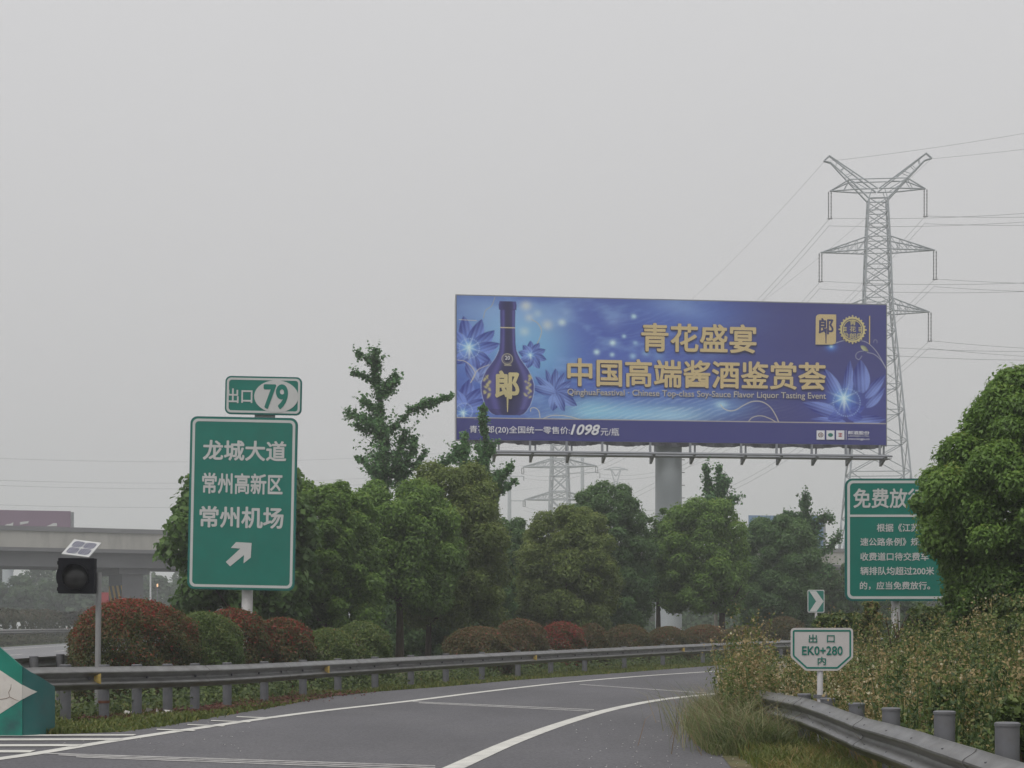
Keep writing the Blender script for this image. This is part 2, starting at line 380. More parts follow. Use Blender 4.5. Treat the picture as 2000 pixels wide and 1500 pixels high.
# hatching of the gore
hm = MB()
def gquad(pix, z=.0205): 
    return [(*G(u, v), z) for u, v in pix]
for u0, u1, v0, v1, w_ in ((-300,58,1471,1471,6.0),(-300,150,1460,1459,5.2),(-250,232,1448.5,1447,4.8),(-160,260,1440,1438.5,3.2),
                       (306,378,1427.5,1430,2.3),(366,436,1418,1421,2.2),(412,486,1410,1413,2.0),(462,530,1402.5,1405,2.0)):
    hm.add(gquad(((u0, v0 + w_*.4), (u1, v1 + w_*.4), (u1 + w_*2.0, v1 - w_*.4), (u0, v0 - w_*.4))), [(0,1,2,3)])
struct('gore_hatching', hm, M['paint'])
# transverse rumble strips
rm = MB()
def across(p, q, t):
    rm.add([(*G(p[0], p[1]+t/2), .0165), (*G(q[0], q[1]+t/2), .0165), (*G(q[0], q[1]-t/2), .0165), (*G(p[0], p[1]-t/2), .0165)], [(0,1,2,3)])
for k, t in ((0, 1.9), (3.6, 1.9), (7.4, 2.0)): across((82 + 9*k, 1474 + k), (850, 1499 + k*1.05), t)
across((806,1372.2), (1160,1388.2), 1.2); across((818,1374.6), (1150,1390.8), 1.2)
across((1132,1338), (1385,1355.5), 1.0)
struct('rumble_markings', rm, M['paint_worn'])

# right-hand bank
bk = MB(); ds = np.linspace(6, 120, 70); xs = np.r_[np.linspace(0, 7, 22), 9, 12, 16, 24, 40]
def bank_z(x, d):
    e = edge_right(d); t = min(1, max(0, (x - e - 1.0) / 4.5)); t = t*t*(3-2*t)
    return .002 + .95 * t * min(1, max(0, (95 - d) / 40)) * min(1.0, .55 + .45 * min(1, d / 22)) + (.05 * math.sin(x*1.7 + d*.6) * t)
vs = []
for d in ds:
    for x in xs:
        vs.append((edge_right(d) - .25 + x, d, .019 if x < .3 else .02 + bank_z(edge_right(d) - .25 + x, d)))
nx = len(xs)
bk.add(vs, [(i*nx+j, i*nx+j+1, (i+1)*nx+j+1, (i+1)*nx+j) for i in range(len(ds)-1) for j in range(nx-1)])
struct('bank', bk, M['soil'], smooth=True)
# raised median on the highway
md = MB(); vs = []
for d in np.linspace(20, 600, 40):
    for x, z in ((-23.3,.01),(-24.4,.45),(-27.6,.45),(-28.8,.01)): vs.append((*hw(x, d), z))
md.add(vs, [(i*4+j+1, i*4+j, (i+1)*4+j, (i+1)*4+j+1) for i in range(39) for j in range(3)])
struct('median_bank', md, M['field'])

# ------------------------------------------------------------------ guardrails
def wbeam(path3, side):
    """path3: (x,y,z of the beam's middle); side +1: corrugations bulge to the right of the path"""
    n = len(path3); prof = []
    for z in np.linspace(-.155, .155, 23):
        prof.append((.042 * (1 - math.cos(2*math.pi*(z + .155)/.155)), z))
    prof = prof + [(o - .006, z) for o, z in reversed(prof)]
    k = len(prof); mb = MB(); vs = []
    for i in range(n):
        p = np.array(path3[i]); t = np.array(path3[min(i+1, n-1)]) - np.array(path3[max(i-1, 0)]); t[2] = 0; t /= np.linalg.norm(t)
        nn = np.array([t[1], -t[0]]) * side
        for o, z in prof: vs.append((p[0] + nn[0]*o, p[1] + nn[1]*o, p[2] + z))
    fs = [(i*k+j, i*k+(j+1) % k, (i+1)*k+(j+1) % k, (i+1)*k+j) for i in range(n-1) for j in range(k)]
    fs += [tuple(range(k)), tuple((n-1)*k + j for j in range(k-1, -1, -1))]
    mb.add(vs, fs); return mb
post_cache = {}
def rail_post(parent, x, y, z0, z1, r=.07, m='galv_post'):
    key = (round(z1 - z0, 2), r)
    if key not in post_cache:
        hgt = key[0]; mb = MB(); mb.cyl(0, 0, -.15, hgt - .022, r, 20)
        mb.tube([(0,0,hgt-.022),(0,0,hgt-.006),(0,0,hgt)], [r*1.07, r*1.07, r*.9], 20)
        post_cache[key] = mb.build('post', M[m], None, smooth=True); o = post_cache[key]
    else:
        o = post_cache[key].copy(); COL.objects.link(o)
    o.parent = parent; l = parent.location; o.location = (x - l.x, y - l.y, z0 - l.z); return o
def bolts_on(path3, side, spacing, start, name, parent, size=.016, off=.012, dz=0.0):
    acc = 0; nxt = start
    for i in range(len(path3)-1):
        a, b = np.array(path3[i]), np.array(path3[i+1]); L_ = np.linalg.norm(b - a)
        while acc + L_ > nxt:
            p = a + (b - a) * ((nxt - acc) / L_); t = (b - a) / L_; nn = np.array([t[1], -t[0]]) * side
            for q in dz if hasattr(dz, '__len__') else (dz,):
                c = np.array([p[0] + nn[0]*off, p[1] + nn[1]*off, p[2] + q])
                mb = MB(); mb.tube([c, c + np.array([nn[0], nn[1], 0]) * .022], size, 7); mb.build(name, M['dark'], parent, world=True)
            nxt += spacing
        acc += L_
def joints(path3, side, spacing, start, parent):
    """overlapping laps of the beam sections"""
    P3 = np.array(path3); acc = np.r_[0, np.cumsum(np.linalg.norm(np.diff(P3, axis=0), axis=1))]
    s = start
    while s < acc[-1] - .5:
        pts = [tuple(np.array([np.interp(q, acc, P3[:, k]) for k in range(3)])) for q in np.linspace(s, s + .32, 4)]
        t = np.array(pts[-1]) - np.array(pts[0]); t /= np.linalg.norm(t); nn = np.array([t[1], -t[0], 0]) * side * .007
        b = wbeam([tuple(np.array(p) + nn) for p in pts], side); b.build('lap_joint', M['galv'], parent, smooth=True, world=True)
        s += spacing

# left rail along the ramp
rail_px = ((90,23.0,1303),(410,26.8,1299),(640,33,1290),(950,42,1276),(1200,51,1265),(1378,59,1257),(1540,68,1250.5))
rp_ = [(X(u, d), d, Z(v, d) - .155) for u, d, v in rail_px] + [(15.5,79,.60),(22.5,91,.60),(34,107,.60)]
rp3 = smooth_path(rp_, 120)
gr1 = thing('guardrail', 'long grey steel guardrail curving along the left edge of the exit ramp', 'guardrail', (rp3[0][0], rp3[0][1], 0))
wbeam([(-6.75,22.25,rp3[0][2])] + [(-6.38,22.45,rp3[0][2])] + list(rp3), 1).build('beam', M['galv'], gr1, smooth=True, world=True)
joints(list(rp3), 1, 4.0, 3.9, gr1)
bolts_on(rp3[:95], 1, 1.33, .9, 'bolt', gr1, .018, .012)
def on_rail(d): 
    return np.array([np.interp(d, rp3[:, 1], rp3[:, k]) for k in range(3)])
for u in (138, 213, 277, 337, 390, 453, 525, 600, 668, 740, 810, 878, 948, 1018, 1082, 1148, 1225, 1300, 1378, 1455, 1530):
    # where the rail passes this picture column
    us = rp3[:, 0] / rp3[:, 1] * FPX + UC; d = np.interp(u, us, rp3[:, 1]); p = on_rail(d)
    rail_post(gr1, p[0] - .085, p[1] + .06, 0, p[2] + .18)
for d in (72, 76, 80, 84, 88, 92): p = on_rail(d); rail_post(gr1, p[0] - .08, p[1] + .06, 0, p[2] + .18)
for u in (181, 632, 1040, 1330, 1500):
    us = rp3[:, 0] / rp3[:, 1] * FPX + UC; d = np.interp(u, us, rp3[:, 1]); p = on_rail(d)
    mb = MB(); mb.add([(p[0]+.02,p[1]-.03,p[2]+.025),(p[0]+.11,p[1]-.05,p[2]+.065),(p[0]+.11,p[1]-.05,p[2]-.075),(p[0]+.02,p[1]-.03,p[2]-.04),
                       (p[0]+.02,p[1]+.0,p[2]+.025),(p[0]+.11,p[1]+.0,p[2]+.065),(p[0]+.11,p[1]+.0,p[2]-.075),(p[0]+.02,p[1]+.0,p[2]-.04)],
                      [(3,2,1,0),(4,5,6,7),(0,1,5,4),(1,2,6,5),(2,3,7,6),(3,0,4,7)])
    mb.build('reflector', M['yellow'], gr1, world=True)
mb = MB(); us = rp3[:, 0] / rp3[:, 1] * FPX + UC; d = np.interp(213, us, rp3[:, 1]); p = on_rail(d)
mb.cyl(p[0]-.085, p[1]+.06, .25, .285, .078, 20); mb.build('rusty_band', M['rust'], gr1, world=True)

# rail along the highway, behind the nose
mp_ = smooth_path([(-7.15,22.25,.55),(-7.62,22.7,.56),(-7.85,24,.58),(-7.85,28,.62),(-7.7,33,.63),(-7.6,45,.6),(-8.6,60,.6),(-10.5,80,.6),(-14.0,120,.6)], 80)
gr2 = thing('guardrail', 'grey steel guardrail seen from behind, between the red bush and the highway', 'guardrail', (mp_[0][0], mp_[0][1], 0))
wbeam(mp_, -1).build('beam', M['galv'], gr2, smooth=True, world=True)
for d in (23.2, 24.6, 26, 27.5, 29, 30.5, 32, 34, 36, 38, 42, 46, 50):
    x = np.interp(d, mp_[:, 1], mp_[:, 0]); z = np.interp(d, mp_[:, 1], mp_[:, 2]); rail_post(gr2, x + .085, d, 0, z + .19)

# median rail
gm = thing('guardrail', 'distant straight guardrail along the planted median of the highway', 'guardrail', (*hw(-24.0, 100), .4))
wbeam([(*hw(-23.9, d), .92) for d in np.linspace(40, 420, 40)], 1).build('beam', M['galv'], gm, smooth=True, world=True)
for d in range(40, 260, 4): x, y = hw(-24.05, d); rail_post(gm, x, y, .38, 1.08)

# right rail, near, bending down into the weeds at its far end
rr_px = ((1462,24.0,1346),(1500,21.0,1350),(1560,18.7,1362),(1600,17.1,1372),(1670,15,1394),(1800,12.0,1432),(2000,9.5,1489))
rr = [(X(u, d), d, Z(v, d) - .155) for u, d, v in rr_px] + [(2.68, 7.0, .43), (2.62, 3.5, .43)]
rr3 = smooth_path(rr, 90)[::-1]; rr3[:, 0] += .006*np.sin(rr3[:, 1]*2.1) + .003*np.sin(rr3[:, 1]*4.3); rr3[:, 2] += .006*np.sin(rr3[:, 1]*1.1 + 1)
gr3 = thing('guardrail', 'scratched grey guardrail close by at lower right, sinking into the tall grass', 'guardrail', (rr3[0][0], rr3[0][1], 0))
wbeam(rr3, -1).build('beam', M['galv'], gr3, smooth=True, world=True)
joints(list(rr3), -1, 4.0, 3.0, gr3)
bolts_on(rr3, -1, 1.0, .6, 'bolt', gr3, .015, .036, (.10, -.055))
for d, dx, top in ((6.2,.16,.69),(8.2,.15,.70),(10.4,.15,.745),(12.0,.15,.73),(14.0,.14,.66),(15.8,.14,.625),(17.6,.15,.595),(19.0,.10,.585),(21.3,.14,.50)):
    x = np.interp(d, rr3[:, 1], rr3[:, 0]); rail_post(gr3, x + dx, d, 0, top)
mb = MB()
for d in (19.0, 15.8): 
    x = np.interp(d, rr3[:, 1], rr3[:, 0]) + .11; mb.box(x-.16, x+.02, d-.085, d-.073, .28, .34)
mb.build('bracket', M['galv_post'], gr3, world=True)

# ------------------------------------------------------------------ signs
def sign_frame(d, u0, v0):
    """pixel -> local x,z of a sign whose origin is the ground point under u0"""
    s = d / FPX
    return (lambda u: (u - u0) * s), (lambda v: EYE + (VH - v) * s)

# exit sign
d = 38.0; fx, fz = sign_frame(d, 481, 0)
es = thing('exit_sign', 'tall green exit direction sign with white lettering and slanting arrow, on a white post', 'road sign', (X(481, d), d, 0), (0, math.radians(1.15), 0))
sh = -14 * d / FPX  # the lean moves the panel: keep it over its post
def lx(u): return fx(u) + sh*1.0
def panel(parent, x0, x1, z0, z1, r, y, bw=.045, gap=.055, th=.05, rim='rim', field='green', border='white', ribs=True):
    MB().prism(rrect(x0, x1, z0, z1, r), y, y + th).build('panel_edge', M[rim], parent)
    MB().prism(rrect(x0+.02, x1-.02, z0+.02, z1-.02, r*.9), y - .003, y - .0005).build('panel', M[field], parent)
    g_ = gap
    MB().ring(rrect(x0+g_, x1-g_, z0+g_, z1-g_, r*.75), rrect(x0+g_+bw, x1-g_-bw, z0+g_+bw, z1-g_-bw, r*.5), y - .007, y - .003).build('border', M[border], parent)
    if ribs:
        mb = MB()
        for q in (.2, .5, .8): z = z0 + (z1 - z0)*q; mb.box(x0+.1, x1-.1, y+th+.001, y+th+.05, z-.04, z+.04)
        mb.build('back_rib', M['galv_post'], parent)
k = d / FPX
panel(es, lx(376.5), lx(586), fz(1152.5), fz(815.5), .15, -.06, bw=.055, gap=.05)
panel(es, lx(443), lx(592.5), fz(810), fz(735.5), .12, -.055, bw=.045, gap=.035)
yl = -.068
lettering('龙城大道', lx(402), lx(565), fz(901), fz(861), yl, M['white'], es, .024)
lettering('常州高新区', lx(402), lx(559), fz(966), fz(925), yl, M['white'], es, .023)
lettering('常州机场', lx(398), lx(562), fz(1032), fz(990), yl, M['white'], es, .024)
arrow = [(500.8,1060.5),(470.4,1059.5),(460.3,1071),(478.8,1072),(451.2,1098.5),(459.6,1107),(486.4,1084.4),(485.8,1100.7),(499.6,1089.2)]
MB().prism([(lx(u), fz(v)) for u, v in arrow], yl - .003, yl + .004).build('arrow', M['white'], es)
lettering('出口', lx(447), lx(496.5), fz(788.5), fz(760), yl + .005, M['white'], es, .018)
MB().prism(ellipse(lx(543), fz(774), 43*k, 31.5*k), yl + .001, yl + .006).build('number_disc', M['white'], es)
lettering('79', lx(518), lx(566), fz(799), fz(750), yl - .002, M['green'], es, .03)
mb = MB(); mb.cyl(fx(477), .18, -.3, fz(860), .118, 24); mb.box(lx(500), lx(540), .052, .09, fz(830), fz(745)); mb.build('post', M['postwhite'], es, smooth=True)

# free passage sign
d = 34.0; fx, fz = sign_frame(d, 1752, 0)
fs_ = thing('notice_sign', 'wide green notice sign of small white lettering, half hidden by the big tree', 'road sign', (X(1752, d), d, .3))
bz = .3
def nz(v): return fz(v) - bz
panel(fs_, fx(1649.5), fx(1853), nz(1174), nz(935), .14, -.06, bw=.05, gap=.04)
yl = -.068
lettering('免费放行', fx(1665), fx(1806), nz(993), nz(954.5), yl, M['white'], fs_, .020)
MB().box(fx(1655), fx(1847.5), yl - .002, yl + .003, nz(1010), nz(1005.5)).build('divider', M['white'], fs_)
for body, a, b, c in (('根据《江苏省高', 1711, 1826, 1031), ('速公路条例》规定，当', 1679, 1841, 1058.7), ('收费道口待交费车', 1679, 1812, 1087.3), ('辆排队均超过200米', 1679, 1823, 1115.3), ('的，应当免费放行。', 1678, 1815, 1144)):
    lettering(body, fx(a), fx(b), nz(c + 8), nz(c - 8), yl, M['white'], fs_, .018)
mb = MB(); mb.cyl(fx(1752), .13, -.3, nz(960), .083, 20); mb.build('post', M['postwhite'], fs_, smooth=True)

# kilometre marker
d = 17.8; fx, fz = sign_frame(d, 1604, 0)
ek = thing('distance_marker', 'small white exit distance marker with green border and cut lower corners', 'road sign', (X(1604, d), d, 0))
def e(x, y): return (fx(1540 + x/6.52), fz(1140 + y/6.52))
outl = [e(*p) for p in ((225,1108),(612,1108),(640,1098),(803,952),(816,925),(816,612),(806,578),(778,563),(64,563),(34,576),(22,606),(22,915),(34,944),(204,1100))]
MB().prism(outl, -.03, -.026).build('panel', M['ekwhite'], ek)
o1 = inset_poly(outl, 26/6.52*d/FPX); o2 = inset_poly(outl, 48/6.52*d/FPX)
MB().ring(o1, o2, -.032, -.029).build('border', M['green'], ek)
for body, x0, x1, y0, y1, b in (('出', 250, 358, 752, 645, .012), ('口', 482, 580, 748, 655, .012), ('EK0+280', 165, 682, 908, 795, .018), ('内', 364, 470, 1034, 930, .012)):
    p, q = e(x0, y0), e(x1, y1); lettering(body, p[0], q[0], p[1], q[1], -.0335, M['green'], ek, b)
mb = MB(); mb.cyl(fx(1602), .01, -.1, fz(1240), .030, 16); mb.build('post', M['postwhite'], ek, smooth=True)
mb = MB(); mb.cyl(fx(1602), .01, fz(1364), fz(1357), .036, 16); mb.box(fx(1602)-.06, fx(1602)+.075, .03, .055, fz(1364), fz(1357)); mb.build('clamp', M['galv_post'], ek)

# chevron
d = 72.0; fx, fz = sign_frame(d, 1594, 0)
cv = thing('chevron_sign', 'small green chevron sign with white arrowhead rising behind the weeds', 'road sign', (X(1594, d), d, 0))
def c_(x, y): return (fx(1540 + x/6.52), fz(1140 + y/6.52))
a, b = c_(242, 368), c_(457, 78)
MB().prism(rrect(a[0], b[0], a[1], b[1], .06), -.02, 0).build('panel_edge', M['white'], cv)
a2, b2 = c_(252, 358), c_(447, 90)
MB().prism(rrect(a2[0], b2[0], a2[1], b2[1], .05), -.026, -.0205).build('panel', M['green'], cv)
MB().prism([c_(*p) for p in ((264,355),(350,225),(264,95),(352,95),(445,225),(355,355))], -.032, -.0265).build('arrowhead', M['white'], cv)
mb = MB(); mb.cyl(0, .04, -.2, b[1]-.05, .05, 12); mb.build('post', M['postwhite'], cv, smooth=True)

# gore nose
d = 20.9; s = d / FPX
gn = thing('gore_marker', 'dirty green crash panel with white arrow at the split of the roads', 'crash panel', (X(-110, d), d, 0))
def nx_(u): return (u + 110) * s
def nzv(v): return EYE + (VH - v) * s
half = [(44,1441),(44,1302),(0,1264),(-38,1238),(-110,1226)]
pts = [(nx_(-264), nzv(1441))] + [(nx_(u), nzv(v)) for u, v in half] + [(nx_(-220 - u), nzv(v)) for u, v in half[3:0:-1]]
MB().prism(pts, -.02, .02).build('panel', M['nose'], gn)
for sg in (1, -1):
    mb = MB(); prev = None; rows = []
    for u, y, vt in ((44,0,1302),(58,.06,1313),(70,.16,1322),(79,.32,1333),(84,.55,1345)):
        rows += [(sg*nx_(u), y, nzv(1441)), (sg*nx_(u), y, nzv(vt)), (sg*(nx_(u)-.02), y+.03, nzv(1441)), (sg*(nx_(u)-.02), y+.03, nzv(vt))]
    fs = []
    for i in range(4):
        o = i*4; n_ = o+4; fs += [(o,n_,n_+1,o+1), (o+2,o+3,n_+3,n_+2), (o+1,n_+1,n_+3,o+3)]
    fs += [(16,18,19,17)]
    if sg < 0: fs = [f[::-1] for f in fs]
    mb.add(rows, fs); mb.build('wing', M['nosewing'], gn, smooth=True)
dia = [(nx_(66), nzv(1352)), (nx_(-60), nzv(1268)), (nx_(-160), nzv(1268)), (nx_(-286), nzv(1352)), (nx_(-160), nzv(1434)), (nx_(-60), nzv(1434))]
dia = [(min(x, nx_(66)), z) for x, z in dia]
# the arrow runs over the bend: clip to the flat panel and carry its tip over the wing
MB().prism([(nx_(44), nzv(1366)), (nx_(44), nzv(1337.5)), (nx_(-60), nzv(1268)), (nx_(-160), nzv(1268)), (nx_(-264), nzv(1337.5)), (nx_(-264), nzv(1366)), (nx_(-160), nzv(1434)), (nx_(-60), nzv(1434))], -.024, -.0205).build('arrow', M['nosewhite'], gn)
mb = MB(); mb.add([(nx_(44.2),-.0215,nzv(1366)),(nx_(58),.052,nzv(1357.5)),(nx_(67),.125,nzv(1352)),(nx_(58),.052,nzv(1346.5)),(nx_(44.2),-.0215,nzv(1337.5)),
                   (nx_(44.2),-.006,nzv(1366)),(nx_(58),.066,nzv(1357.5)),(nx_(67),.138,nzv(1352)),(nx_(58),.066,nzv(1346.5)),(nx_(44.2),-.006,nzv(1337.5))],
                  [(0,1,3,4),(1,2,3),(9,8,6,5),(8,7,6),(0,5,6,1),(1,6,7,2),(2,7,8,3),(3,8,9,4)])
mb.build('arrow_tip', M['nosewhite'], gn)
mb = MB()
for pth in (((-40,1366),(0,1366),(14,1364),(20,1361),(30,1366),(38,1369)), ((20,1361),(18,1352),(22,1345),(23,1336))):
    mb.tube([(nx_(u), -.0245, nzv(v)) for u, v in pth], [.002]+[.004]*(len(pth)-2)+[.0015], 5)
mb.build('crack', M['crack'], gn)
mb = MB(); mb.box(-.7, -.6, .05, .15, -.2, 1.2); mb.box(.6, .7, .05, .15, -.2, .9); mb.build('support', M['galv_post'], gn)

# ------------------------------------------------------------------ solar warning beacon
d = 24.9; s = d / FPX
bc = thing('warning_beacon', 'black solar powered flashing warning light on a thin grey pole behind the guardrail', 'traffic light', (X(189, d), d, 0), (0, math.radians(.6), 0))
def bx(u): return (u - 189) * s - .012
def bzv(v): return EYE + (VH - v) * s
mb = MB(); mb.cyl(bx(190), .05, -.2, bzv(1118), .040, 16); mb.build('pole', M['pole'], bc, smooth=True)
mb = MB(); mb.prism(rrect(bx(117), bx(187.5), bzv(1160), bzv(1091), .012, 3), -.14, .0)
mb.box(bx(114.5), bx(117.2), -.12, -.04, bzv(1104), bzv(1097)); mb.box(bx(114.5), bx(117.2), -.12, -.04, bzv(1155), bzv(1148))
mb.prism(ellipse(bx(117), bzv(1127), .035, .11, 20), -.11, -.03)
body_ = mb.build('housing', M['black'], bc)
mb = MB(); cx, cz, r = bx(151), bzv(1128), 26*s
rows = []
n = 36
for ring_r, y in ((r*1.0,-.141),(r*1.0,-.30),(r*.95,-.30),(r*.95,-.15)):
    for k_ in range(n):
        a = 2*math.pi*k_/n
        yy = y if y > -.2 else (-.19 - .09*max(0, math.sin(a)) )
        rows.append((cx + ring_r*math.cos(a), yy, cz + ring_r*math.sin(a)))
mb.add(rows, [(i*n+k_, i*n+(k_+1) % n, (i+1)*n+(k_+1) % n, (i+1)*n+k_) for i in range(3) for k_ in range(n)])
mb.build('visor', M['black'], bc, smooth=True)
mb = MB(); rows = [(cx, -.185, cz)]
for ring_i in range(1, 6):
    for k_ in range(n):
        a = 2*math.pi*k_/n; q = ring_i/5
        rows.append((cx + r*.93*q*math.cos(a), -.142 - .043*(1-q*q), cz + r*.93*q*math.sin(a)))
fs = [(0, 1+k_, 1+(k_+1) % n) for k_ in range(n)]
for i in range(4): fs += [(1+i*n+k_, 1+(i+1)*n+k_, 1+(i+1)*n+(k_+1) % n, 1+i*n+(k_+1) % n) for k_ in range(n)]
mb.add(rows, fs); mb.build('lens', M['lens'], bc, smooth=True)
# solar panel: a tilted plate; corners from the picture with depth
c0 = [Vector((bx(124), -.16, bzv(1083))), Vector((bx(177), -.16, bzv(1089))), Vector((bx(190.5), .17, bzv(1059))), Vector((bx(137), .17, bzv(1052.5)))]
nrm = (c0[1]-c0[0]).cross(c0[3]-c0[0]).normalized()
def pl(a, b, off): 
    return (c0[0]*(1-a)*(1-b) + c0[1]*a*(1-b) + c0[2]*a*b + c0[3]*(1-a)*b) + nrm*off
mb = MB(); mb.add([pl(0,0,0),pl(1,0,0),pl(1,1,0),pl(0,1,0),pl(0,0,-.018),pl(1,0,-.018),pl(1,1,-.018),pl(0,1,-.018)], [(0,1,2,3),(7,6,5,4),(0,4,5,1),(1,5,6,2),(2,6,7,3),(3,7,4,0)])
sp = mb.build('solar_panel', M['white'], bc)
mb = MB()
for i in range(2):
    for j in range(2):
        a0, a1, b0, b1 = (.09+.42*i, .485+.43*i, .09+.42*j, .485+.42*j)
        nn = 5
        for p in range(nn):
            for q in range(nn):
                if (p in (0, nn-1)) and (q in (0, nn-1)):
                    trim = .45
                else: trim = 0
                x0, x1 = a0+(a1-a0)*p/nn+.009, a0+(a1-a0)*(p+1)/nn-.009; y0, y1 = b0+(b1-b0)*q/nn+.012, b0+(b1-b0)*(q+1)/nn-.012
                if trim:
                    cxm, cym = (x0 if p == 0 else x1), (y0 if q == 0 else y1)
                    cr = [(x0,y0),(x1,y0),(x1,y1),(x0,y1)]
                    cr.remove((cxm, cym)); 
                    mb.add([pl(a, b, .003) for a, b in cr], [(0,1,2)])
                else:
                    mb.add([pl(a, b, .003) for a, b in ((x0,y0),(x1,y0),(x1,y1),(x0,y1))], [(0,1,2,3)])
mb.build('solar_cells', M['cell'], sp)
mb = MB(); mb.cyl(bx(158), 0.0, bzv(1092), bzv(1072), .02, 10); mb.build('panel_bracket', M['pole'], bc)

# ------------------------------------------------------------------ big billboard
TL, TR, BL, BR = (892,577), (1730.5,594), (889.5,859), (1729.5,870)
dL, dR = 85.0, 87.6
A = P(TL[0], 0, dL); B = P(TR[0], 0, dR)
WB = math.hypot(B.x - A.x, B.y - A.y); z_top = Z(TL[1], dL); z_bot = Z(BL[1] - .5, dL); HB = z_top - z_bot
yaw = math.atan2(B.y - A.y, B.x - A.x)
bbT = thing('billboard', 'huge blue liquor advertising billboard with a bottle picture, on one thick grey column', 'billboard', (A.x, A.y, 0), (0, 0, yaw))
def bbs(u, v):
    """photo pixel -> board coordinates (0..WB, z)"""
    vt = TL[1] + (u - TL[0]) / (TR[0] - TL[0]) * (TR[1] - TL[1]); vb = BL[1] + (u - BL[0]) / (BR[0] - BL[0]) * (BR[1] - BL[1])
    sx_ = (u - 890.8) / (1730 - 890.8)
    # perspective along the board
    w0, w1 = 1/dL, 1/dR; sw = sx_*w0 / (sx_*w0 + (1 - sx_)*w1) if False else sx_*dL/(dR + sx_*(dL - dR))
    sw = sx_ * (dL/dR) / ((1 - sx_) + sx_*(dL/dR)) if False else sx_
    return sw * WB, z_top - (v - vt) / (vb - vt) * HB

# --- the printed picture, painted on a fine grid
NXP, NYP = 860, 290
def paint():
    yy, xx = np.mgrid[0:NYP, 0:NXP].astype(float)
    # canvas in photo-like pixels: x 0..839, y 0..283
    x = xx / (NXP - 1) * 839; y = yy / (NYP - 1) * 283
    img = np.zeros((NYP, NXP, 3))
    def cc(c): return np.array(srgb(*c))
    rng = np.random.default_rng(5)
    def vnoise(sxv, syv, seed, octv=4):
        r = np.random.default_rng(seed); o = np.zeros_like(x); amp = 1; tot = 0
        for k in range(octv):
            gx, gy = int(840/sxv)+3, int(284/syv)+3; gr_ = r.random((gy, gx)); fx_ = x/sxv; fy_ = y/syv
            ix, iy = np.clip(fx_.astype(int),0,gx-2), np.clip(fy_.astype(int),0,gy-2); tx, ty = fx_-ix, fy_-iy; tx = tx*tx*(3-2*tx); ty = ty*ty*(3-2*ty)
            tx = np.clip(tx,0,1); ty = np.clip(ty,0,1)
            o += amp*((gr_[iy,ix]*(1-tx)+gr_[iy,ix+1]*tx)*(1-ty) + (gr_[iy+1,ix]*(1-tx)+gr_[iy+1,ix+1]*tx)*ty); tot += amp; amp *= .55; sxv /= 2; syv /= 2
        return o/tot
    def toc(u, v):
        vt = 577 + 17*(u-893)/838; vb = 858 + 12*(u-889)/840
        return u - 891, (v - vt)*283/(vb - vt)
    def over(mask, c):
        nonlocal img
        m = np.clip(mask, 0, 1)[..., None]; img = img*(1-m) + (c if getattr(c, 'ndim', 1) == 3 else cc(c))*m
    def glow(u, v, sx_, sy_, c, a, ang=0, pw=1.0):
        cx, cy = toc(u, v); dx, dy = x-cx, y-cy; ca, sa = math.cos(math.radians(ang)), math.sin(math.radians(ang))
        q = ((dx*ca+dy*sa)/sx_)**2 + ((-dx*sa+dy*ca)/sy_)**2
        over(a*np.exp(-q**pw), c)
    img[:] = cc((66,67,124))
    n1 = vnoise(160, 60, 1); n2 = vnoise(50, 22, 2); n3 = vnoise(90, 9, 3, 5)
    glow(1130, 700, 270, 150, (84,106,184), .95, pw=1.6)
    glow(960, 700, 120, 170, (92,122,196), .9, pw=1.5)
    glow(1330, 610, 110, 45, (96,124,196), .8); glow(1320, 598, 50, 20, (140,168,216), .65, 8)
    glow(1005, 640, 85, 55, (150,192,226), .8); glow(1040, 690, 60, 70, (128,182,222), .75)
    glow(930, 600, 55, 26, (150,182,224), .6); glow(1060, 610, 90, 30, (140,170,220), .5)
    glow(1150, 620, 60, 40, (80,94,172), .55); glow(1170, 650, 50, 45, (74,92,176), .4)
    glow(1290, 640, 60, 50, (80,100,180), .4)
    over(.55*np.clip((n1-.45)*3, 0, 1)*np.exp(-((x-200)/330)**2), (68,84,166))
    over(.38*np.clip((n2-.5)*4, 0, 1)*np.exp(-((x-230)/230)**2), (142,176,220))
    # bright streaks low in the middle
    glow(1210, 806, 120, 22, (150,198,230), .9); glow(1150, 800, 40, 22, (150,205,228), .6); glow(1310, 810, 60, 16, (168,208,234), .7)
    glow(1400, 792, 55, 22, (120,160,214), .6); glow(1402, 790, 12, 7, (190,226,240), .8); glow(1290, 770, 130, 26, (90,120,196), .5)
    st = vnoise(70, 7, 8, 4)
    ang = (x*.35 + y)  # slanted fibres
    over(.5*np.clip((np.sin(ang*.8 + n2*9)*.5+.5)*st*1.5-.35, 0, 1)*np.exp(-((x-360)/170)**2-((y-225)/38)**2), (214,234,244))
    over(.35*np.clip((np.sin(ang*.7 + n2*15)*.5+.5)*n3*1.2-.35, 0, 1)*np.exp(-((x-380)/150)**2-((y-60)/60)**2), (150,178,222))
    for u, v, r_, a, c in ((1231,617,5,.9,(190,222,236)),(1212,656,4,.8,(185,218,236)),(1190,669,5.5,.95,(205,230,240)),(1159,687,5.5,.95,(200,228,240)),(1189,692,4.5,.8,(190,222,238)),(1229,695,6,.7,(170,206,232)),
                           (1234,669,4.5,.6,(170,206,232)),(1254,689,7,.55,(160,196,230)),(1023,597,10,.75,(206,212,212)),(1064,634,10,.75,(200,210,216)),(1092,629,7,.8,(206,224,230)),(1020,647,9,.7,(190,212,224)),(1045,612,8,.5,(190,212,224)),
                           (1192,626,20,.28,(150,176,222)),(1100,610,10,.3,(170,200,230)),(1279,694,12,.3,(150,190,230)),(1029,620,8,.5,(210,216,214))):
        glow(u, v, r_, r_*.9, c, a)
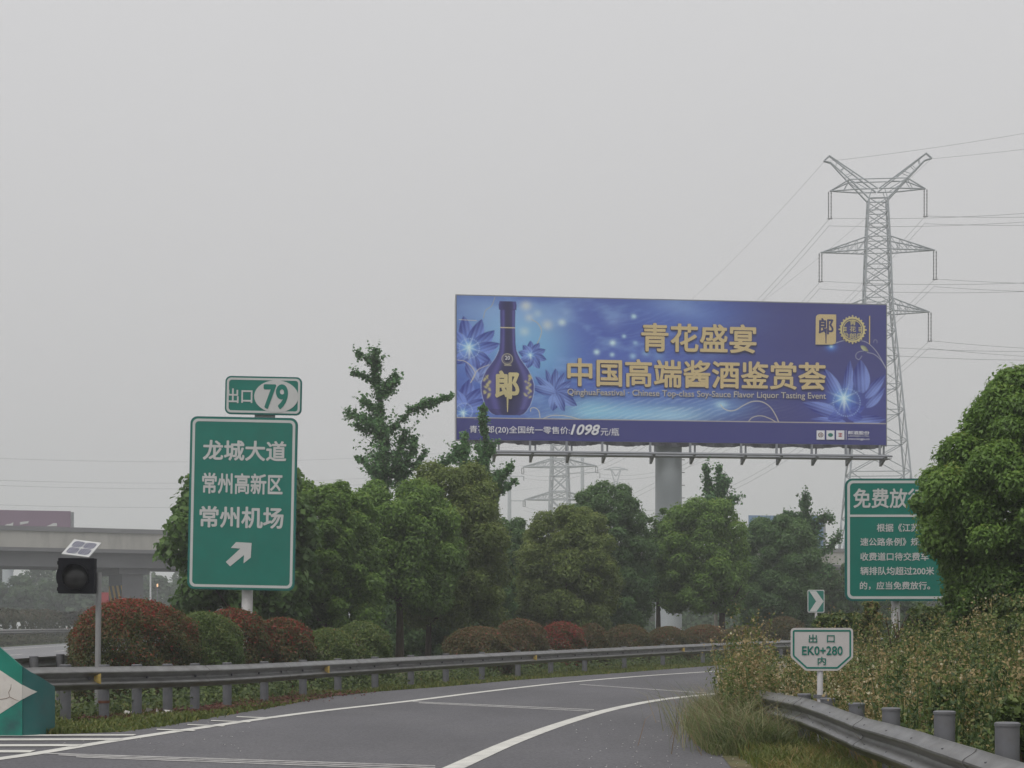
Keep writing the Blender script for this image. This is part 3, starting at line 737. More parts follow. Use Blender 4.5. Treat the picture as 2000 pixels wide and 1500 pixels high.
    # petals
    def petal(u, v, ang, ln, wd, c0_, c1_, a=.9):
        cx, cy = toc(u, v); t = math.radians(ang); dx, dy = x-cx, y-cy
        q = (dx*math.cos(t) - dy*math.sin(t))/ln; r_ = (dx*math.sin(t) + dy*math.cos(t))/wd
        hw_ = np.where((q > 0) & (q < 1), np.sin(np.pi*np.clip(q,0,1)**.8)**.75, 0)
        inside = np.clip((hw_ - np.abs(r_))*wd*.7, 0, 1)*(hw_ > 0)
        sh_ = np.clip(.5 + .65*r_ + .25*np.sin(q*5) + .18*np.sin(r_*14), 0, 1)[..., None]
        col = cc(c0_)*(1-sh_) + cc(c1_)*sh_
        over(a*inside, col)
        over(.75*np.clip((.07 - np.abs(hw_-np.abs(r_)))*14, 0, 1)*(hw_ > .05)*inside*(r_ > 0), (176,192,232))
    def flower(u, v, spec, c0_=(40,46,132), c1_=(120,142,214), a=.93):
        for ang_, ln, wd in spec: petal(u, v, ang_, ln, wd, c0_, c1_, a)
    def star(u, v, s_):
        glow(u, v, 22*s_, 18*s_, (100,150,222), .75); glow(u, v, 10*s_, 9*s_, (170,214,240), .9)
        for a_ in (20, 65, 110, 155): glow(u, v, 22*s_, 1.6*s_, (210,230,240), .6, a_)
        glow(u+1, v+10*s_, 2.4*s_, 13*s_, (220,234,240), .7)
    def ring_dots(u, v, r_, n_=30):
        for k_ in range(n_):
            a_ = 2*math.pi*k_/n_; glow(u + r_*math.cos(a_), v + r_*math.sin(a_), 1.2, 1.2, (170,192,232), .8)
    flower(917,690, ((100,75,17),(72,72,16),(130,62,15),(45,66,15),(20,60,14),(160,48,13),(-30,50,15),(-80,50,15),(210,40,12)))
    star(914,678,.9); ring_dots(915,680,19)
    flower(905,800, ((80,62,17),(48,60,16),(120,48,15),(20,58,13),(150,36,12))); star(903,806,.55); ring_dots(905,803,16)
    flower(930,745, ((60,50,13),(20,48,12),(120,44,12)), (50,58,140), (140,160,214))
    flower(1034,694, ((95,30,9),(60,30,9),(130,27,9),(25,30,9),(165,27,9),(-15,30,9),(-60,30,10),(-110,28,9),(210,26,9)), (38,50,136), (124,146,214)); star(1031,693,.42)
    flower(1080,768, ((112,52,8),(90,50,11),(68,46,8),(140,52,9),(40,40,9),(165,50,10),(10,42,9),(-30,48,12),(-100,36,12),(-65,40,10)), (36,48,132), (130,154,216))
    glow(1650,790,70,36,(66,78,170),.55)
    D_, B_ = (42,46,128), (128,146,212)
    for pu, pv, an_, ln_, wd_ in ((1650,825,176,72,9),(1664,824,6,66,12),(1644,812,163,86,14),(1690,796,48,56,11),(1688,778,50,64,11),(1640,780,119,72,13),(1652,778,86,78,11),(1682,768,93,68,18)):
        petal(pu, pv, an_, ln_, wd_, D_, B_, .92)
    for an_, ln_, wd_ in ((60,34,13),(20,40,13),(140,36,13),(100,30,13),(-20,36,12),(200,40,12)): petal(1650, 806, an_, ln_, wd_, (50,58,146), (88,104,186), .75)
    star(1645,777,1.05); ring_dots(1651,786,27,38)
    glow(1620,676,10,8,(90,140,224),.75); glow(1620,675,3.5,3,(200,230,240),.9)
    # gold tendrils
    def line(pts, wd_, c, a=.9):
        P_ = smooth_path([toc(u, v) for u, v in pts], 60); dmin = np.full(x.shape, 1e9)
        lo, hi = P_.min(0) - 6, P_.max(0) + 6
        sel = (x > lo[0]) & (x < hi[0]) & (y > lo[1]) & (y < hi[1]); xs_, ys_ = x[sel], y[sel]; dm = np.full(xs_.shape, 1e9)
        for i in range(len(P_)-1):
            ax, ay = P_[i]; bx_, by_ = P_[i+1]; L2 = (bx_-ax)**2 + (by_-ay)**2 + 1e-9
            t_ = np.clip(((xs_-ax)*(bx_-ax)+(ys_-ay)*(by_-ay))/L2, 0, 1); dm = np.minimum(dm, np.hypot(xs_-ax-t_*(bx_-ax), ys_-ay-t_*(by_-ay)))
        dmin[sel] = dm; over(a*np.clip(wd_/2 + .5 - dmin, 0, 1), c)
    z3 = lambda p: [(880 + a/4.545, 560 + b/4.545) for a, b in p]
    z4 = lambda p: [(1300 + a/4.286, 560 + b/4.286) for a, b in p]
    gc = (206,200,178)
    line(z4([(430,985),(460,1020),(510,1038),(560,1030),(620,995),(700,960),(780,962),(850,1005),(900,1080),(925,1138)]), 1.5, gc)
    line(z4([(660,1135),(700,1095),(770,1080),(840,1100),(905,1135)]), 1.3, gc)
    line(z4([(1400,470),(1470,447),(1540,441),(1640,448),(1700,475),(1770,550),(1850,690)]), 1.3, (176,178,190))
    line(z4([(1850,690),(1800,610),(1740,560),(1680,545)]), 1.2, (176,178,190))
    line(z4([(1635,575),(1610,605),(1585,590),(1585,560),(1610,540),(1650,532)]), 1.0, (176,178,190))
    line(z4([(1735,460),(1745,438),(1765,445),(1765,465)]), 1.0, (150,152,172))
    cx, cy = toc(1687, 681); petal(1679, 674, -35, 20, 5, (120,124,90), (190,192,150), .9)
    line(z3([(700,290),(750,320),(785,380),(775,440),(750,500)]), 1.2, (190,180,150))
    line(z3([(690,1105),(692,1080),(725,1072),(760,1100),(772,1160)]), 1.3, gc)
    line(z3([(800,1168),(880,1142),(1000,1146),(1130,1178)]), 1.3, gc)
    line(z3([(280,275),(300,210),(350,170),(380,95)]), 1.1, (170,166,150)); line(z3([(70,290),(150,296),(220,300)]), 1.0, gc)
    line(z3([(60,650),(120,660),(180,710),(210,770),(170,850)]), 1.2, gc); line(z3([(170,850),(230,740),(330,690)]), 1.0, gc)
    # bottle
    py = np.array([130,160,200,207,215,360,500,560,600,640,690,740,790,860,930,990,1050,1100,1125,1138])
    ph = np.array([72,80,78,64,68,66,70,76,92,112,148,184,208,230,229,216,196,165,140,110])
    cxb, _ = toc(880 + 491/4.545, 700); vy = y.copy()
    ub = 988.0; vt = 577 + 17*(ub-893)/838; vb = 858 + 12*(ub-889)/840
    vpix = vt + y*(vb-vt)/283; zy = (vpix-560)*4.545
    hwid = np.interp(zy, py, ph, left=0, right=0)/4.545; dx = (x - cxb)
    inside = np.clip((hwid - np.abs(dx))*1.2, 0, 1)*(zy > 128)*(zy < 1140)
    over(.85*np.clip((hwid + 1.2 - np.abs(dx)), 0, 1)*(zy > 560)*(zy < 1140), (176,190,226))
    rel = np.clip(np.abs(dx)/np.maximum(hwid,1), 0, 1)[..., None]
    col = cc((42,39,80))*(1-rel**2) + cc((66,64,130))*rel**2
    over(inside, col)
    over(inside*.55*np.exp(-((dx/np.maximum(hwid,1)+.55)/.16)**2)*(zy > 200), (104,100,176)); over(inside*.4*np.exp(-((dx/np.maximum(hwid,1)-.72)/.12)**2), (120,118,190))
    over(inside*.6*(np.abs(zy-204) < 5), (40,36,84)); over(inside*.9*(np.abs(zy-362) < 6), (206,196,160)); over(inside*.4*(np.sin(dx*1.9) > .2)*(zy < 205), (46,42,96))
    over(inside*.5*(zy > 1085), (44,40,90))
    # round crest and side ornaments on the bottle
    cx, cy = toc(880+487/4.545, 560+640/4.545); r_ = np.hypot(dx + cxb - cx, y - cy)
    over(.8*np.clip(1.2-np.abs(r_-10.2), 0, 1), (190,184,160)); over(.5*np.clip(1-np.abs(r_-7.5), 0, 1), (170,164,150)); over(.6*((np.abs(dx) < 7)*(np.abs(y-cy-12) < 1.6)), (180,174,150))
    for sgn, cu in ((1, 668), (-1, 310)):
        for k_ in range(16):
            rr_ = np.random.default_rng(k_ + (40 if sgn > 0 else 0)); glow(880+(cu + rr_.uniform(-28,28))/4.545, 560+(790 + 12.5*k_)/4.545, rr_.uniform(1.6,3.4), rr_.uniform(1.4,2.6), (196,188,132), .9, rr_.uniform(-60,60))
    # band along the bottom
    cyb = (815-577)/281*283
    over((y > cyb).astype(float), (59,60,120)); over(np.clip(1.3-np.abs(y-cyb), 0, 1), (176,170,160))
    img *= (1 + .05*(n2-.5)[..., None]); g_ = img.mean(2, keepdims=True); img = g_ + (img - g_)*1.07
    return np.clip(img, 0, 1), toc
img, _toc = paint()
xs_ = np.linspace(0, WB, NXP); zs_ = np.linspace(z_top, z_bot, NYP)
co = np.zeros((NYP, NXP, 3), np.float32); co[..., 0] = xs_[None, :]; co[..., 2] = zs_[:, None]
co[..., 1] = -.012*np.sin(xs_[None, :]*1.9)*np.sin(zs_[:, None]*.8)   # slack in the stretched vinyl
me = bpy.data.meshes.new('poster'); nV = NXP*NYP
me.vertices.add(nV); me.vertices.foreach_set('co', co.ravel())
ii = (np.arange(NYP-1)[:, None]*NXP + np.arange(NXP-1)[None, :]).ravel(); fq = np.stack([ii, ii+NXP, ii+NXP+1, ii+1], 1).astype(np.int32); nF = len(fq)
me.loops.add(nF*4); me.loops.foreach_set('vertex_index', fq.ravel()); me.polygons.add(nF)
me.polygons.foreach_set('loop_start', np.arange(0, nF*4, 4, dtype=np.int32)); me.polygons.foreach_set('loop_total', np.full(nF, 4, np.int32))
ca = me.attributes.new('print', 'FLOAT_COLOR', 'POINT'); ca.data.foreach_set('color', np.concatenate([img, np.ones((NYP, NXP, 1))], 2).astype(np.float32).ravel())
me.update(calc_edges=True); me.polygons.foreach_set('use_smooth', [True]*nF)
mp = bpy.data.materials.new('printed_vinyl'); mp.use_nodes = True; t = mp.node_tree; b = t.nodes['Principled BSDF']; b.inputs['Roughness'].default_value = .6; b.inputs['Specular IOR Level'].default_value = .25
PRINT_GAIN = 1.12
at = t.nodes.new('ShaderNodeAttribute'); at.attribute_name = 'print'; mm = t.nodes.new('ShaderNodeMix'); mm.data_type = 'RGBA'; mm.blend_type = 'MULTIPLY'; mm.inputs[0].default_value = 1; mm.inputs[7].default_value = (PRINT_GAIN*1.0, PRINT_GAIN*1.0, PRINT_GAIN*.98, 1)
t.links.new(at.outputs['Color'], mm.inputs[6]); t.links.new(mm.outputs[2], b.inputs['Base Color'])
link('poster', me, mp, bbT)
def bb_text(body, u0, u1, v0, v1, m, y=-.05, bold=.012, shear=0.0, name='lettering'):
    um = (u0 + u1)/2; x0, _ = bbs(u0, v0); x1, _ = bbs(u1, v0); _, za = bbs(um, v1); _, zb = bbs(um, v0)
    return lettering(body, x0, x1, za, zb, y, m, bbT, bold, shear, name=name)
for body, u0, u1, v0, v1 in (('青花盛宴', 1245, 1471, 631, 688), ('中国高端酱酒鉴赏荟', 1102, 1609, 703, 758.5)):
    bb_text(body, u0-1.4, u1+.7, v0+.2, v1+1.6, M['goldline'], -.04, .034, name='lettering_outline')
    bb_text(body, u0, u1, v0, v1, M['gold'], -.05, .021)
bb_text('QinghuaFeastival · Chinese Top-class Soy-Sauce Flavor Liquor Tasting Event', 1102.8, 1609.6, 764, 779.8, M['goldline'], -.04, .012, name='lettering_outline')
bb_text('QinghuaFeastival · Chinese Top-class Soy-Sauce Flavor Liquor Tasting Event', 1102, 1609, 763.2, 779, M['print_grey'], -.05, .008)
bb_text('青花郎(20)全国统一零售价:', 915, 1107, 832.8, 849.3, M['print_white'], -.05, .008)
bb_text('1098', 1108, 1165, 829.5, 850.3, M['print_white'], -.05, .026, .28)
bb_text('元/瓶', 1166, 1202, 836.5, 851.5, M['print_white'], -.05, .006)
# emblems
def bbpoly(pix): return [(bbs(u, v)[0], bbs(u, v)[1]) for u, v in pix]
tagp = [(1588.2,672),(1622,672),(1626.5,670.5),(1629,667),(1629.5,612.8),(1596,612.4),(1591.5,613.8),(1589,617.5)]
MB().prism(bbpoly(tagp), -.045, -.03).build('emblem_tag', M['gold'], bbT)
bb_text('郎', 1594, 1624, 620, 652, M['navy'], -.05, .022, name='emblem_character')
MB().prism(bbpoly([(1608.2,670),(1609.6,670),(1610.6,640),(1607.2,640)]), -.053, -.0505).build('emblem_stroke', M['navy'], bbT)
em = MB(); cx, cz = bbs(1662.3, 642.5); kx = WB/839.2; 
def circ(r, n=48): return [(cx + r*kx*math.cos(2*math.pi*i/n), cz + r*kx*math.sin(2*math.pi*i/n)) for i in range(n)]
em.ring(circ(24.5), circ(21), -.045, -.03); em.ring(circ(19.5), circ(18), -.045, -.03)
for i in range(24):
    a0 = 2*math.pi*i/24; r0, r1 = 24.6, 26.8 + (1.4 if i % 6 == 0 else 0)
    em.prism([(cx + q*kx*math.cos(a), cz + q*kx*math.sin(a)) for q, a in ((r0,a0-.07),(r1,a0-.04),(r1,a0+.04),(r0,a0+.07))][::1], -.045, -.03)
for sg in (1, -1):
    for zz in (-3, 0, 3):
        xa, xb = sorted((cx + sg*12*kx, cx + sg*18*kx)); em.box(xa, xb, -.045, -.03, cz + zz*kx, cz + (zz+1.6)*kx)
    for q in (2.2, 4.2): 
        em.ring([(cx + sg*13.5*kx + (q+.9)*kx*math.cos(2*math.pi*i/16), cz - 11.5*kx + (q+.9)*kx*math.sin(2*math.pi*i/16)) for i in range(16)], [(cx + sg*13.5*kx + q*kx*math.cos(2*math.pi*i/16), cz - 11.5*kx + q*kx*math.sin(2*math.pi*i/16)) for i in range(16)], -.045, -.03)
em.build('emblem_ring', M['palegold'], bbT)
for body, u0, u1, v0, v1 in (('青', 1656.5, 1669, 622.5, 634), ('花', 1656.5, 1669, 636, 647), ('郎', 1656, 1669.5, 649.5, 660.5)): bb_text(body, u0, u1, v0, v1, M['palegold'], -.047, .012, name='emblem_character')
MB().prism(bbpoly([(1695.3,671.5),(1697.3,671.5),(1697.5,615.2),(1695.5,615.2)]), -.045, -.03).build('emblem_bar', M['gold'], bbT)
for i, (u0, u1) in enumerate(((1590.5,1606.3),(1610,1626),(1629.5,1645.8))):
    MB().prism(bbpoly([(u0,859.2),(u1,859.4),(u1,841.4),(u0,841.2)]), -.045, -.03).build('logo_square', M['print_white'], bbT)
    c = bbs((u0+u1)/2, 850.2)
    if i == 0:
        mb = MB(); mb.ring([(c[0]+5.2*kx*math.cos(q), c[1]+4.6*kx*math.sin(q)) for q in np.linspace(0,2*math.pi,24,endpoint=False)], [(c[0]+3.9*kx*math.cos(q), c[1]+3.4*kx*math.sin(q)) for q in np.linspace(0,2*math.pi,24,endpoint=False)], -.052, -.046); mb.box(c[0]-2*kx, c[0]-1*kx, -.052, -.046, c[1]-2.4*kx, c[1]+2.4*kx); mb.box(c[0]+1*kx, c[0]+2*kx, -.052, -.046, c[1]-2.4*kx, c[1]+2.4*kx); mb.box(c[0]-.95*kx, c[0]+.95*kx, -.052, -.046, c[1]-.5*kx, c[1]+.5*kx)
        mb.build('logo_mark', M['rust'], bbT)
    elif i == 1:
        MB().prism([(c[0]+5*kx*math.cos(q), c[1]+3.6*kx*math.sin(q)) for q in np.linspace(0,2*math.pi,28,endpoint=False)], -.052, -.046).build('logo_mark', M['green'], bbT)
    else:
        mb = MB()
        for a0, b0 in ((-3.6,2.2),(-3.6,-.6),(-3.6,-3.4),(.6,2.2),(.6,-.6),(.6,-3.4)): mb.box(c[0]+a0*kx, c[0]+(a0+3)*kx, -.052, -.046, c[1]+b0*kx, c[1]+(b0+1.4)*kx)
        mb.box(c[0]-.5*kx, c[0]+.5*kx, -.052, -.046, c[1]-4*kx, c[1]+4*kx)
        mb.build('logo_mark', M['red'], bbT)
MB().prism(bbpoly([(1649,860),(1649.8,860),(1649.8,841),(1649,841)]), -.045, -.03).build('logo_bar', M['print_white'], bbT)
bb_text('郎酒股份', 1653, 1696, 842.2, 849.6, M['print_white'], -.045, .02)
bb_text('LANGJIU LTD.', 1653, 1696, 851, 854.3, M['print_white'], -.045, .01)
bb_text('www.langjiu.cn', 1653, 1696, 856, 861, M['print_white'], -.045, .012)
# bottle lettering
bb_text('郎', 880+378/4.545, 880+590/4.545, 560+745/4.545, 560+1000/4.545, M['palegold'], -.05, .034, name='bottle_lettering')
MB().prism(bbpoly([(880+484/4.545,560+1115/4.545),(880+491/4.545,560+1115/4.545),(880+502/4.545,560+860/4.545),(880+476/4.545,560+860/4.545)]), -.056, -.052).build('bottle_lettering', M['palegold'], bbT)
bb_text('20', 880+466/4.545, 880+508/4.545, 560+615/4.545, 560+650/4.545, M['print_white'], -.05, .02, name='bottle_lettering')
# board body, back skin and frame
bd = MB(); bd.box(-.06, WB+.06, .03, .10, z_bot-.06, z_top+.06); bd.build('backing', M['frame'], bbT)
fr = MB()
for z in (z_bot+.3, (z_bot+z_top)/2, z_top-.3): fr.box(.1, WB-.1, .102, .35, z-.1, z+.1)
for q in np.linspace(.3, WB-.3, 12): fr.box(q-.06, q+.06, .352, .8, z_bot+.2, z_top-.2)
fr.box(.1, WB-.1, .802, 1.2, z_bot+.1, z_bot+.45); fr.build('back_frame', M['frame'], bbT)
trim = MB(); trim.box(-.10, -.062, -.03, .2, z_bot-.2, z_top-.25); trim.build('edge_trim', M['print_white'], bbT)
# crumpled lower hem
hem = MB(); rng = np.random.default_rng(3); xx_ = np.linspace(.2, WB-.2, 160); drop = .10 + .10*np.abs(np.sin(xx_*1.35)) + .05*rng.random(160)
vs = []
for i_, q in enumerate(xx_): vs += [(q, .0, z_bot-.02), (q, .02+.05*math.sin(q*7), z_bot-drop[i_]), (q, .05, z_bot-.02)]
hem.add(vs, [(3*i_+k_, 3*i_+3+k_, 3*i_+3+(k_+1) % 3, 3*i_+(k_+1) % 3) for i_ in range(159) for k_ in range(3)]); hem.build('hem', M['dark'], bbT)
# catwalk below
cw = MB(); zc = Z(886.5, dL+.3); 
cw.tube([(1.4, -1.05, zc), (WB-.05, -1.05, zc)], .055, 6); cw.tube([(1.4, -.15, zc-.02), (WB-.05, -.15, zc-.02)], .06, 6); cw.box(1.4, WB-.05, -.98, -.22, zc-.12, zc-.09); cw.tube([(1.4,-.6,zc+.09),(WB-.05,-.6,zc+.09)],.03,6)
cw.build('catwalk', M['frame'], bbT)
for u in (960, 1030, 1100, 1169, 1262, 1340, 1440, 1510, 1580, 1648, 1716):
    q = bbs(u, 870)[0]; mb = MB()
    mb.box(q-.05, q+.05, -.15, -.05, zc-.1, z_bot-.03); mb.box(q+.25, q+.33, .12, .2, zc-.05, z_bot-.03)
    mb.add([(q-.06,-.2,zc-.05),(q-.06,-1.1,zc-.05),(q-.06,-.2,zc-.42),(q+.06,-.2,zc-.05),(q+.06,-1.1,zc-.05),(q+.06,-.2,zc-.42)], [(0,1,2),(5,4,3),(0,3,4,1),(1,4,5,2),(2,5,3,0)])
    mb.tube([(q+.05,-.1,zc-.1),(q+.65,1.0,zc+.1)], .05, 5)
    mb.build('catwalk_bracket', M['frame'], bbT)
mb = MB(); cxu = bbs(1308.5, 900)[0]; rC = 26.3*dL/FPX*1.015; mb.cyl(cxu, .9+rC*.4, -.5, z_bot+.5, rC, 40); mb.build('column', M['column'], bbT, smooth=True)
mb = MB(); 
for z in np.arange(3.2, z_bot-.3, .62): mb.tube([(cxu+rC*.97, .9+rC*.4, z), (cxu+rC+.16, .9+rC*.4, z)], .018, 5)
mb.build('rungs', M['dark'], bbT)
mb = MB(); 
for z in (z_bot-.65, z_bot-3.4): mb.tube([(cxu, .9+rC*.4, z), (cxu, .9+rC*.4, z+.03)], rC+.006, 40)
mb.build('weld_seam', M['frame'], bbT)

# ------------------------------------------------------------------ far billboards
d = 230.; s = d/FPX
pb = thing('billboard', 'faded purple billboard with torn white lower edge, beyond the overpass', 'billboard', (X(10, d), d, 0))
MB().prism([(-8.5, Z(1042,d)), (X(138,d)-X(10,d), Z(1042,d)), (X(138,d)-X(10,d), Z(998.5,d)), (-8.5, Z(994,d))], -.2, .1).build('panel', M['purple'], pb)
mb = MB(); rx = lambda u: X(u,d)-X(10,d)
mb.prism([(rx(8),Z(1028,d)),(rx(26),Z(1028,d)),(rx(27),Z(1020,d)),(rx(22),Z(1023,d)),(rx(14),Z(1024,d))], -.26, -.205)
mb.prism([(rx(40),Z(1025,d)),(rx(56),Z(1022,d)),(rx(57),Z(1018,d)),(rx(47),Z(1019,d)),(rx(40),Z(1020,d))], -.26, -.205)
mb.prism([(rx(92),Z(1028,d)),(rx(112),Z(1028,d)),(rx(112),Z(1022,d)),(rx(105),Z(1022,d))], -.26, -.205)
mb.build('torn_vinyl', M['white'], pb)
MB().cyl(0, 1.2, -.5, Z(1030,d), .7, 20).build('column', M['column'], pb)
mb = MB(); mb.box(rx(138)+.02, rx(138)+.3, .1, .5, Z(1042,d), Z(1000,d)); mb.build('frame', M['frame'], pb)
d = 250.
pb2 = thing('billboard', 'plain pale blue billboard back showing above the treetops right of the column', 'billboard', (X(1536, d), d, 0))
rx = lambda u: X(u,d)-X(1536,d)
MB().prism([(rx(1462), Z(1078,d)), (rx(1607.5), Z(1078,d)), (rx(1607.5), Z(1008,d)), (rx(1462), Z(1006.5,d))], -.2, .15).build('panel', M['blueboard'], pb2)
MB().cyl(0, .9, -.5, Z(1070,d), .7, 20).build('column', M['column'], pb2)
mb = MB(); mb.box(rx(1607.5)+.02, rx(1607.5)+.35, -.1, .3, Z(1080,d), Z(1010,d)); mb.build('frame', M['frame'], pb2)

# ------------------------------------------------------------------ overpass
axd = Vector((73, 42, 0)).normalized(); nrm_ = Vector((axd.y, -axd.x, 0))
br = thing('overpass', 'long grey concrete overpass crossing behind the trees', 'bridge', (-40, 140, 0), (0, 0, math.atan2(42, 73)))
zt, zg, zb_ = Z(1035.5,140), Z(1068,140), Z(1104.5,140)
mb = MB(); mb.box(-60, 190, -.25, .25, zg, zt - .002)
for i in range(-60, 190, 6): mb.box(i, i+.08, -.27, -.25, zg+.02, zt-.1)
mb.build('parapet', M['concrete'], br)
mb = MB(); mb.box(-60, 190, -.36, .3, zt, zt+.36); mb.build('parapet_cap', M['capc'], br)
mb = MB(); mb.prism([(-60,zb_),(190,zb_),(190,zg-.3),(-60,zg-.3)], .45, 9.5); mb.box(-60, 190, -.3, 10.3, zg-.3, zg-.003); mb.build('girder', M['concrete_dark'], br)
mb = MB(); mb.box(-60, 190, 9.8, 10.2, zg, zt); mb.build('parapet', M['concrete'], br)
# pier near the left: picture column 249
dirp = Vector(((249-UC)/FPX, 1, 0)); 
# solve along the bridge axis for that column at 2.4 m behind the front face
o_ = Vector((-40,140,0)); best = min(np.linspace(-20, 60, 4000), key=lambda q: abs(((o_ + axd*q - nrm_*3.0).x/(o_ + axd*q - nrm_*3.0).y) - dirp.x))
for q in (best, best+32, best+64, best+96, best-32):
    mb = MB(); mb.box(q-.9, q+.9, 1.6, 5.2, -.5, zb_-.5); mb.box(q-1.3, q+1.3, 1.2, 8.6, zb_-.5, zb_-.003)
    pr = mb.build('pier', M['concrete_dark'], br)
    if q == best:
        a0, b0 = 1.65, 5.15; z0, z1 = 2.2, 4.6
        MB().box(q-.912, q-.903, a0, b0, z0, z1).build('hazard_board', M['hazy'], pr)
        st = MB()
        for i in range(-4, 8):
            y0 = a0 + i*1.2; pts = []
            poly = [(y0,z0),(y0+.6,z0),(y0+.6+1.5,z1),(y0+1.5,z1)]
            # clip to the board
            def cl(poly, ax, lim, keep):
                out_ = []
                for j in range(len(poly)):
                    p, q2 = poly[j-1], poly[j]; ip, iq = keep(p[ax]), keep(q2[ax])
                    if ip != iq:
                        t_ = (lim-p[ax])/(q2[ax]-p[ax]); out_.append(tuple(p[k]+(q2[k]-p[k])*t_ for k in (0,1)))
                    if iq: out_.append(q2)
                return out_
            poly = cl(poly, 0, a0, lambda v_: v_ >= a0); 
            if poly: poly = cl(poly, 0, b0, lambda v_: v_ <= b0)
            if len(poly) > 2: st.add([(q-.917, y_, z_) for y_, z_ in poly], [tuple(range(len(poly)))])
        st.build('hazard_stripes', M['hazk'], pr)

# white pillar, red truck, lamp post far away
d = 270.; wp = thing('pillar', 'pale hazy pillar among the far trees at the left edge, under the overpass', 'pillar', (X(13, d), d, 0))
mb = MB(); mb.box(-.6, .6, 0, 1.5, -.5, 11); mb.build('shaft', M['pillar'], wp); MB().box(-2.2, 2.2, -.4, 2.2, 11.003, 12.2).build('head', M['pillar'], wp)
d = 165.; tr_ = thing('truck', 'red truck passing under the overpass, beside the striped pier', 'truck', (X(221, d), d, 0), (0, 0, .22))
mb = MB(); mb.prism(rrect(-1.25, 1.25, .9, 3.1, .15, 4), 0, 2.0); mb.prism([(-1.2,3.1),(1.2,3.1),(1.05,3.55),(-1.05,3.55)], .3, 2.0); mb.build('cab', M['red'], tr_)
mb = MB(); mb.box(-1.27, 1.27, 2.2, 10, 1.1, 4.4); mb.build('cargo_box', M['red'], tr_)
MB().prism(rrect(-1.1, 1.1, 1.9, 2.85, .1, 4), -.03, -.003).build('windscreen', M['glass'], tr_)
mb = MB(); mb.box(-1.2, 1.2, -.12, -.003, .5, .9); mb.build('bumper', M['dark'], tr_)
for x_ in (-1.0, 1.0):
    for y_ in (1.0, 7.2, 8.6):
        MB().tube([(x_-.15, y_, .5), (x_+.15, y_, .5)], .5, 20).build('wheel', M['rubber'], tr_)
    MB().box(x_-.16, x_+.16, -.15, -.122, .58, .82).build('headlight', M['white'], tr_)
d = 200.; lp = thing('lamp_post', 'thin white lamp post beyond the overpass, right of the striped pier', 'lamp post', (X(294, d), d, 0))
mb = MB(); mb.tube([(0,0,-.3),(0,0,7.2)], [.12,.09], 10); mb.build('pole', M['pillar'], lp)
mb = MB(); mb.tube([(0,0,7.15),(.3,0,7.4),(1.4,0,7.5)], .05, 6); mb.build('arm', M['pillar'], lp); MB().box(1.1, 1.7, -.12, .12, 7.38, 7.46).build('lamp_head', M['pillar'], lp)
d = 190.; al = thing('amber_lamp', 'tiny glowing amber lamp on a short pole below the overpass, left of the exit sign', 'lamp', (X(307.5, d), d, 0))
mb = MB(); mb.tube([(0,0,-.3),(0,0,Z(1143,d)-.18)], .05, 8); mb.build('pole', M['galv_post'], al)
mb = MB(); mb.tube([(0,-.02,Z(1143,d)-.18),(0,-.02,Z(1143,d)-.10),(0,-.02,Z(1143,d)+.1),(0,-.02,Z(1143,d)+.16)], [.05,.09,.09,.04], 12); mb.build('lamp', M['amber'], al)

# ------------------------------------------------------------------ pylons
def lattice_body(mb, levels, t0):
    """levels: (z, half width)"""
    for (z0, h0), (z1, h1) in zip(levels, levels[1:]):
        c0_ = [(-h0,-h0,z0),(h0,-h0,z0),(h0,h0,z0),(-h0,h0,z0)]; c1_ = [(-h1,-h1,z1),(h1,-h1,z1),(h1,h1,z1),(-h1,h1,z1)]
        for i in range(4):
            j = (i+1) % 4
            mb.bar(c0_[i], c1_[i], t0*1.5); mb.bar(c0_[i], c1_[j], t0*.8); mb.bar(c0_[j], c1_[i], t0*.8); mb.bar(c1_[i], c1_[j], t0*.8)
def crossarm(mb, zl, zu, hb, tip, t0, n=5, tip_z=None, sides=(1, -1)):
    tip_z = zl if tip_z is None else tip_z
    for sg in sides:
        T = Vector((sg*tip, 0, tip_z))
        for y in (-hb, hb):
            lo = Vector((sg*hb, y, zl)); up = Vector((sg*hb, y, zu)); mb.bar(lo, T, t0*1.15); mb.bar(up, T, t0*1.15)
            prev = up
            for k in range(1, n):
                q = k/n; a, b = lo.lerp(T, q), up.lerp(T, q); mb.bar(a, b, t0*.55); mb.bar(prev, a, t0*.55); prev = b
        for k in range(0, n):
            q = k/n; mb.bar(Vector((sg*hb,-hb,zl)).lerp(T,q), Vector((sg*hb,hb,zl)).lerp(T,(k+.5)/n), t0*.5)
D1 = 220.; s = D1/FPX
py1 = thing('pylon', 'tall steel lattice pylon with two raised horns and three cross arms, behind the billboard', 'pylon', (X(1714, D1), D1, 0), (0, 0, math.radians(-6)))
zp = lambda v: Z(v, D1)
lev = [(1243,88),(1165,79),(1090,71),(1010,64.5),(925,57),(865,51.5),(805,46),(755,41.5),(700,36.5),(650,31.5),(608,27.5),(585,26),(552,25),(520,24),(490,22.8),(466,22),(440,20.6),(414,19.3),(390,18)]
mb = MB(); lattice_body(mb, [(zp(v) if v < 1240 else 0, h*s) for v, h in lev], .115); mb.build('tower_body', M['steel'], py1)
for sg in (1, -1):
    mb = MB(); crossarm(mb, zp(611), zp(587), 26*s, 100*s, .12, sides=(sg,)); mb.build('cross_arm', M['steel'], py1)
    mb = MB(); crossarm(mb, zp(491), zp(466), 22.5*s, 110*s, .12, sides=(sg,)); mb.build('cross_arm', M['steel'], py1)
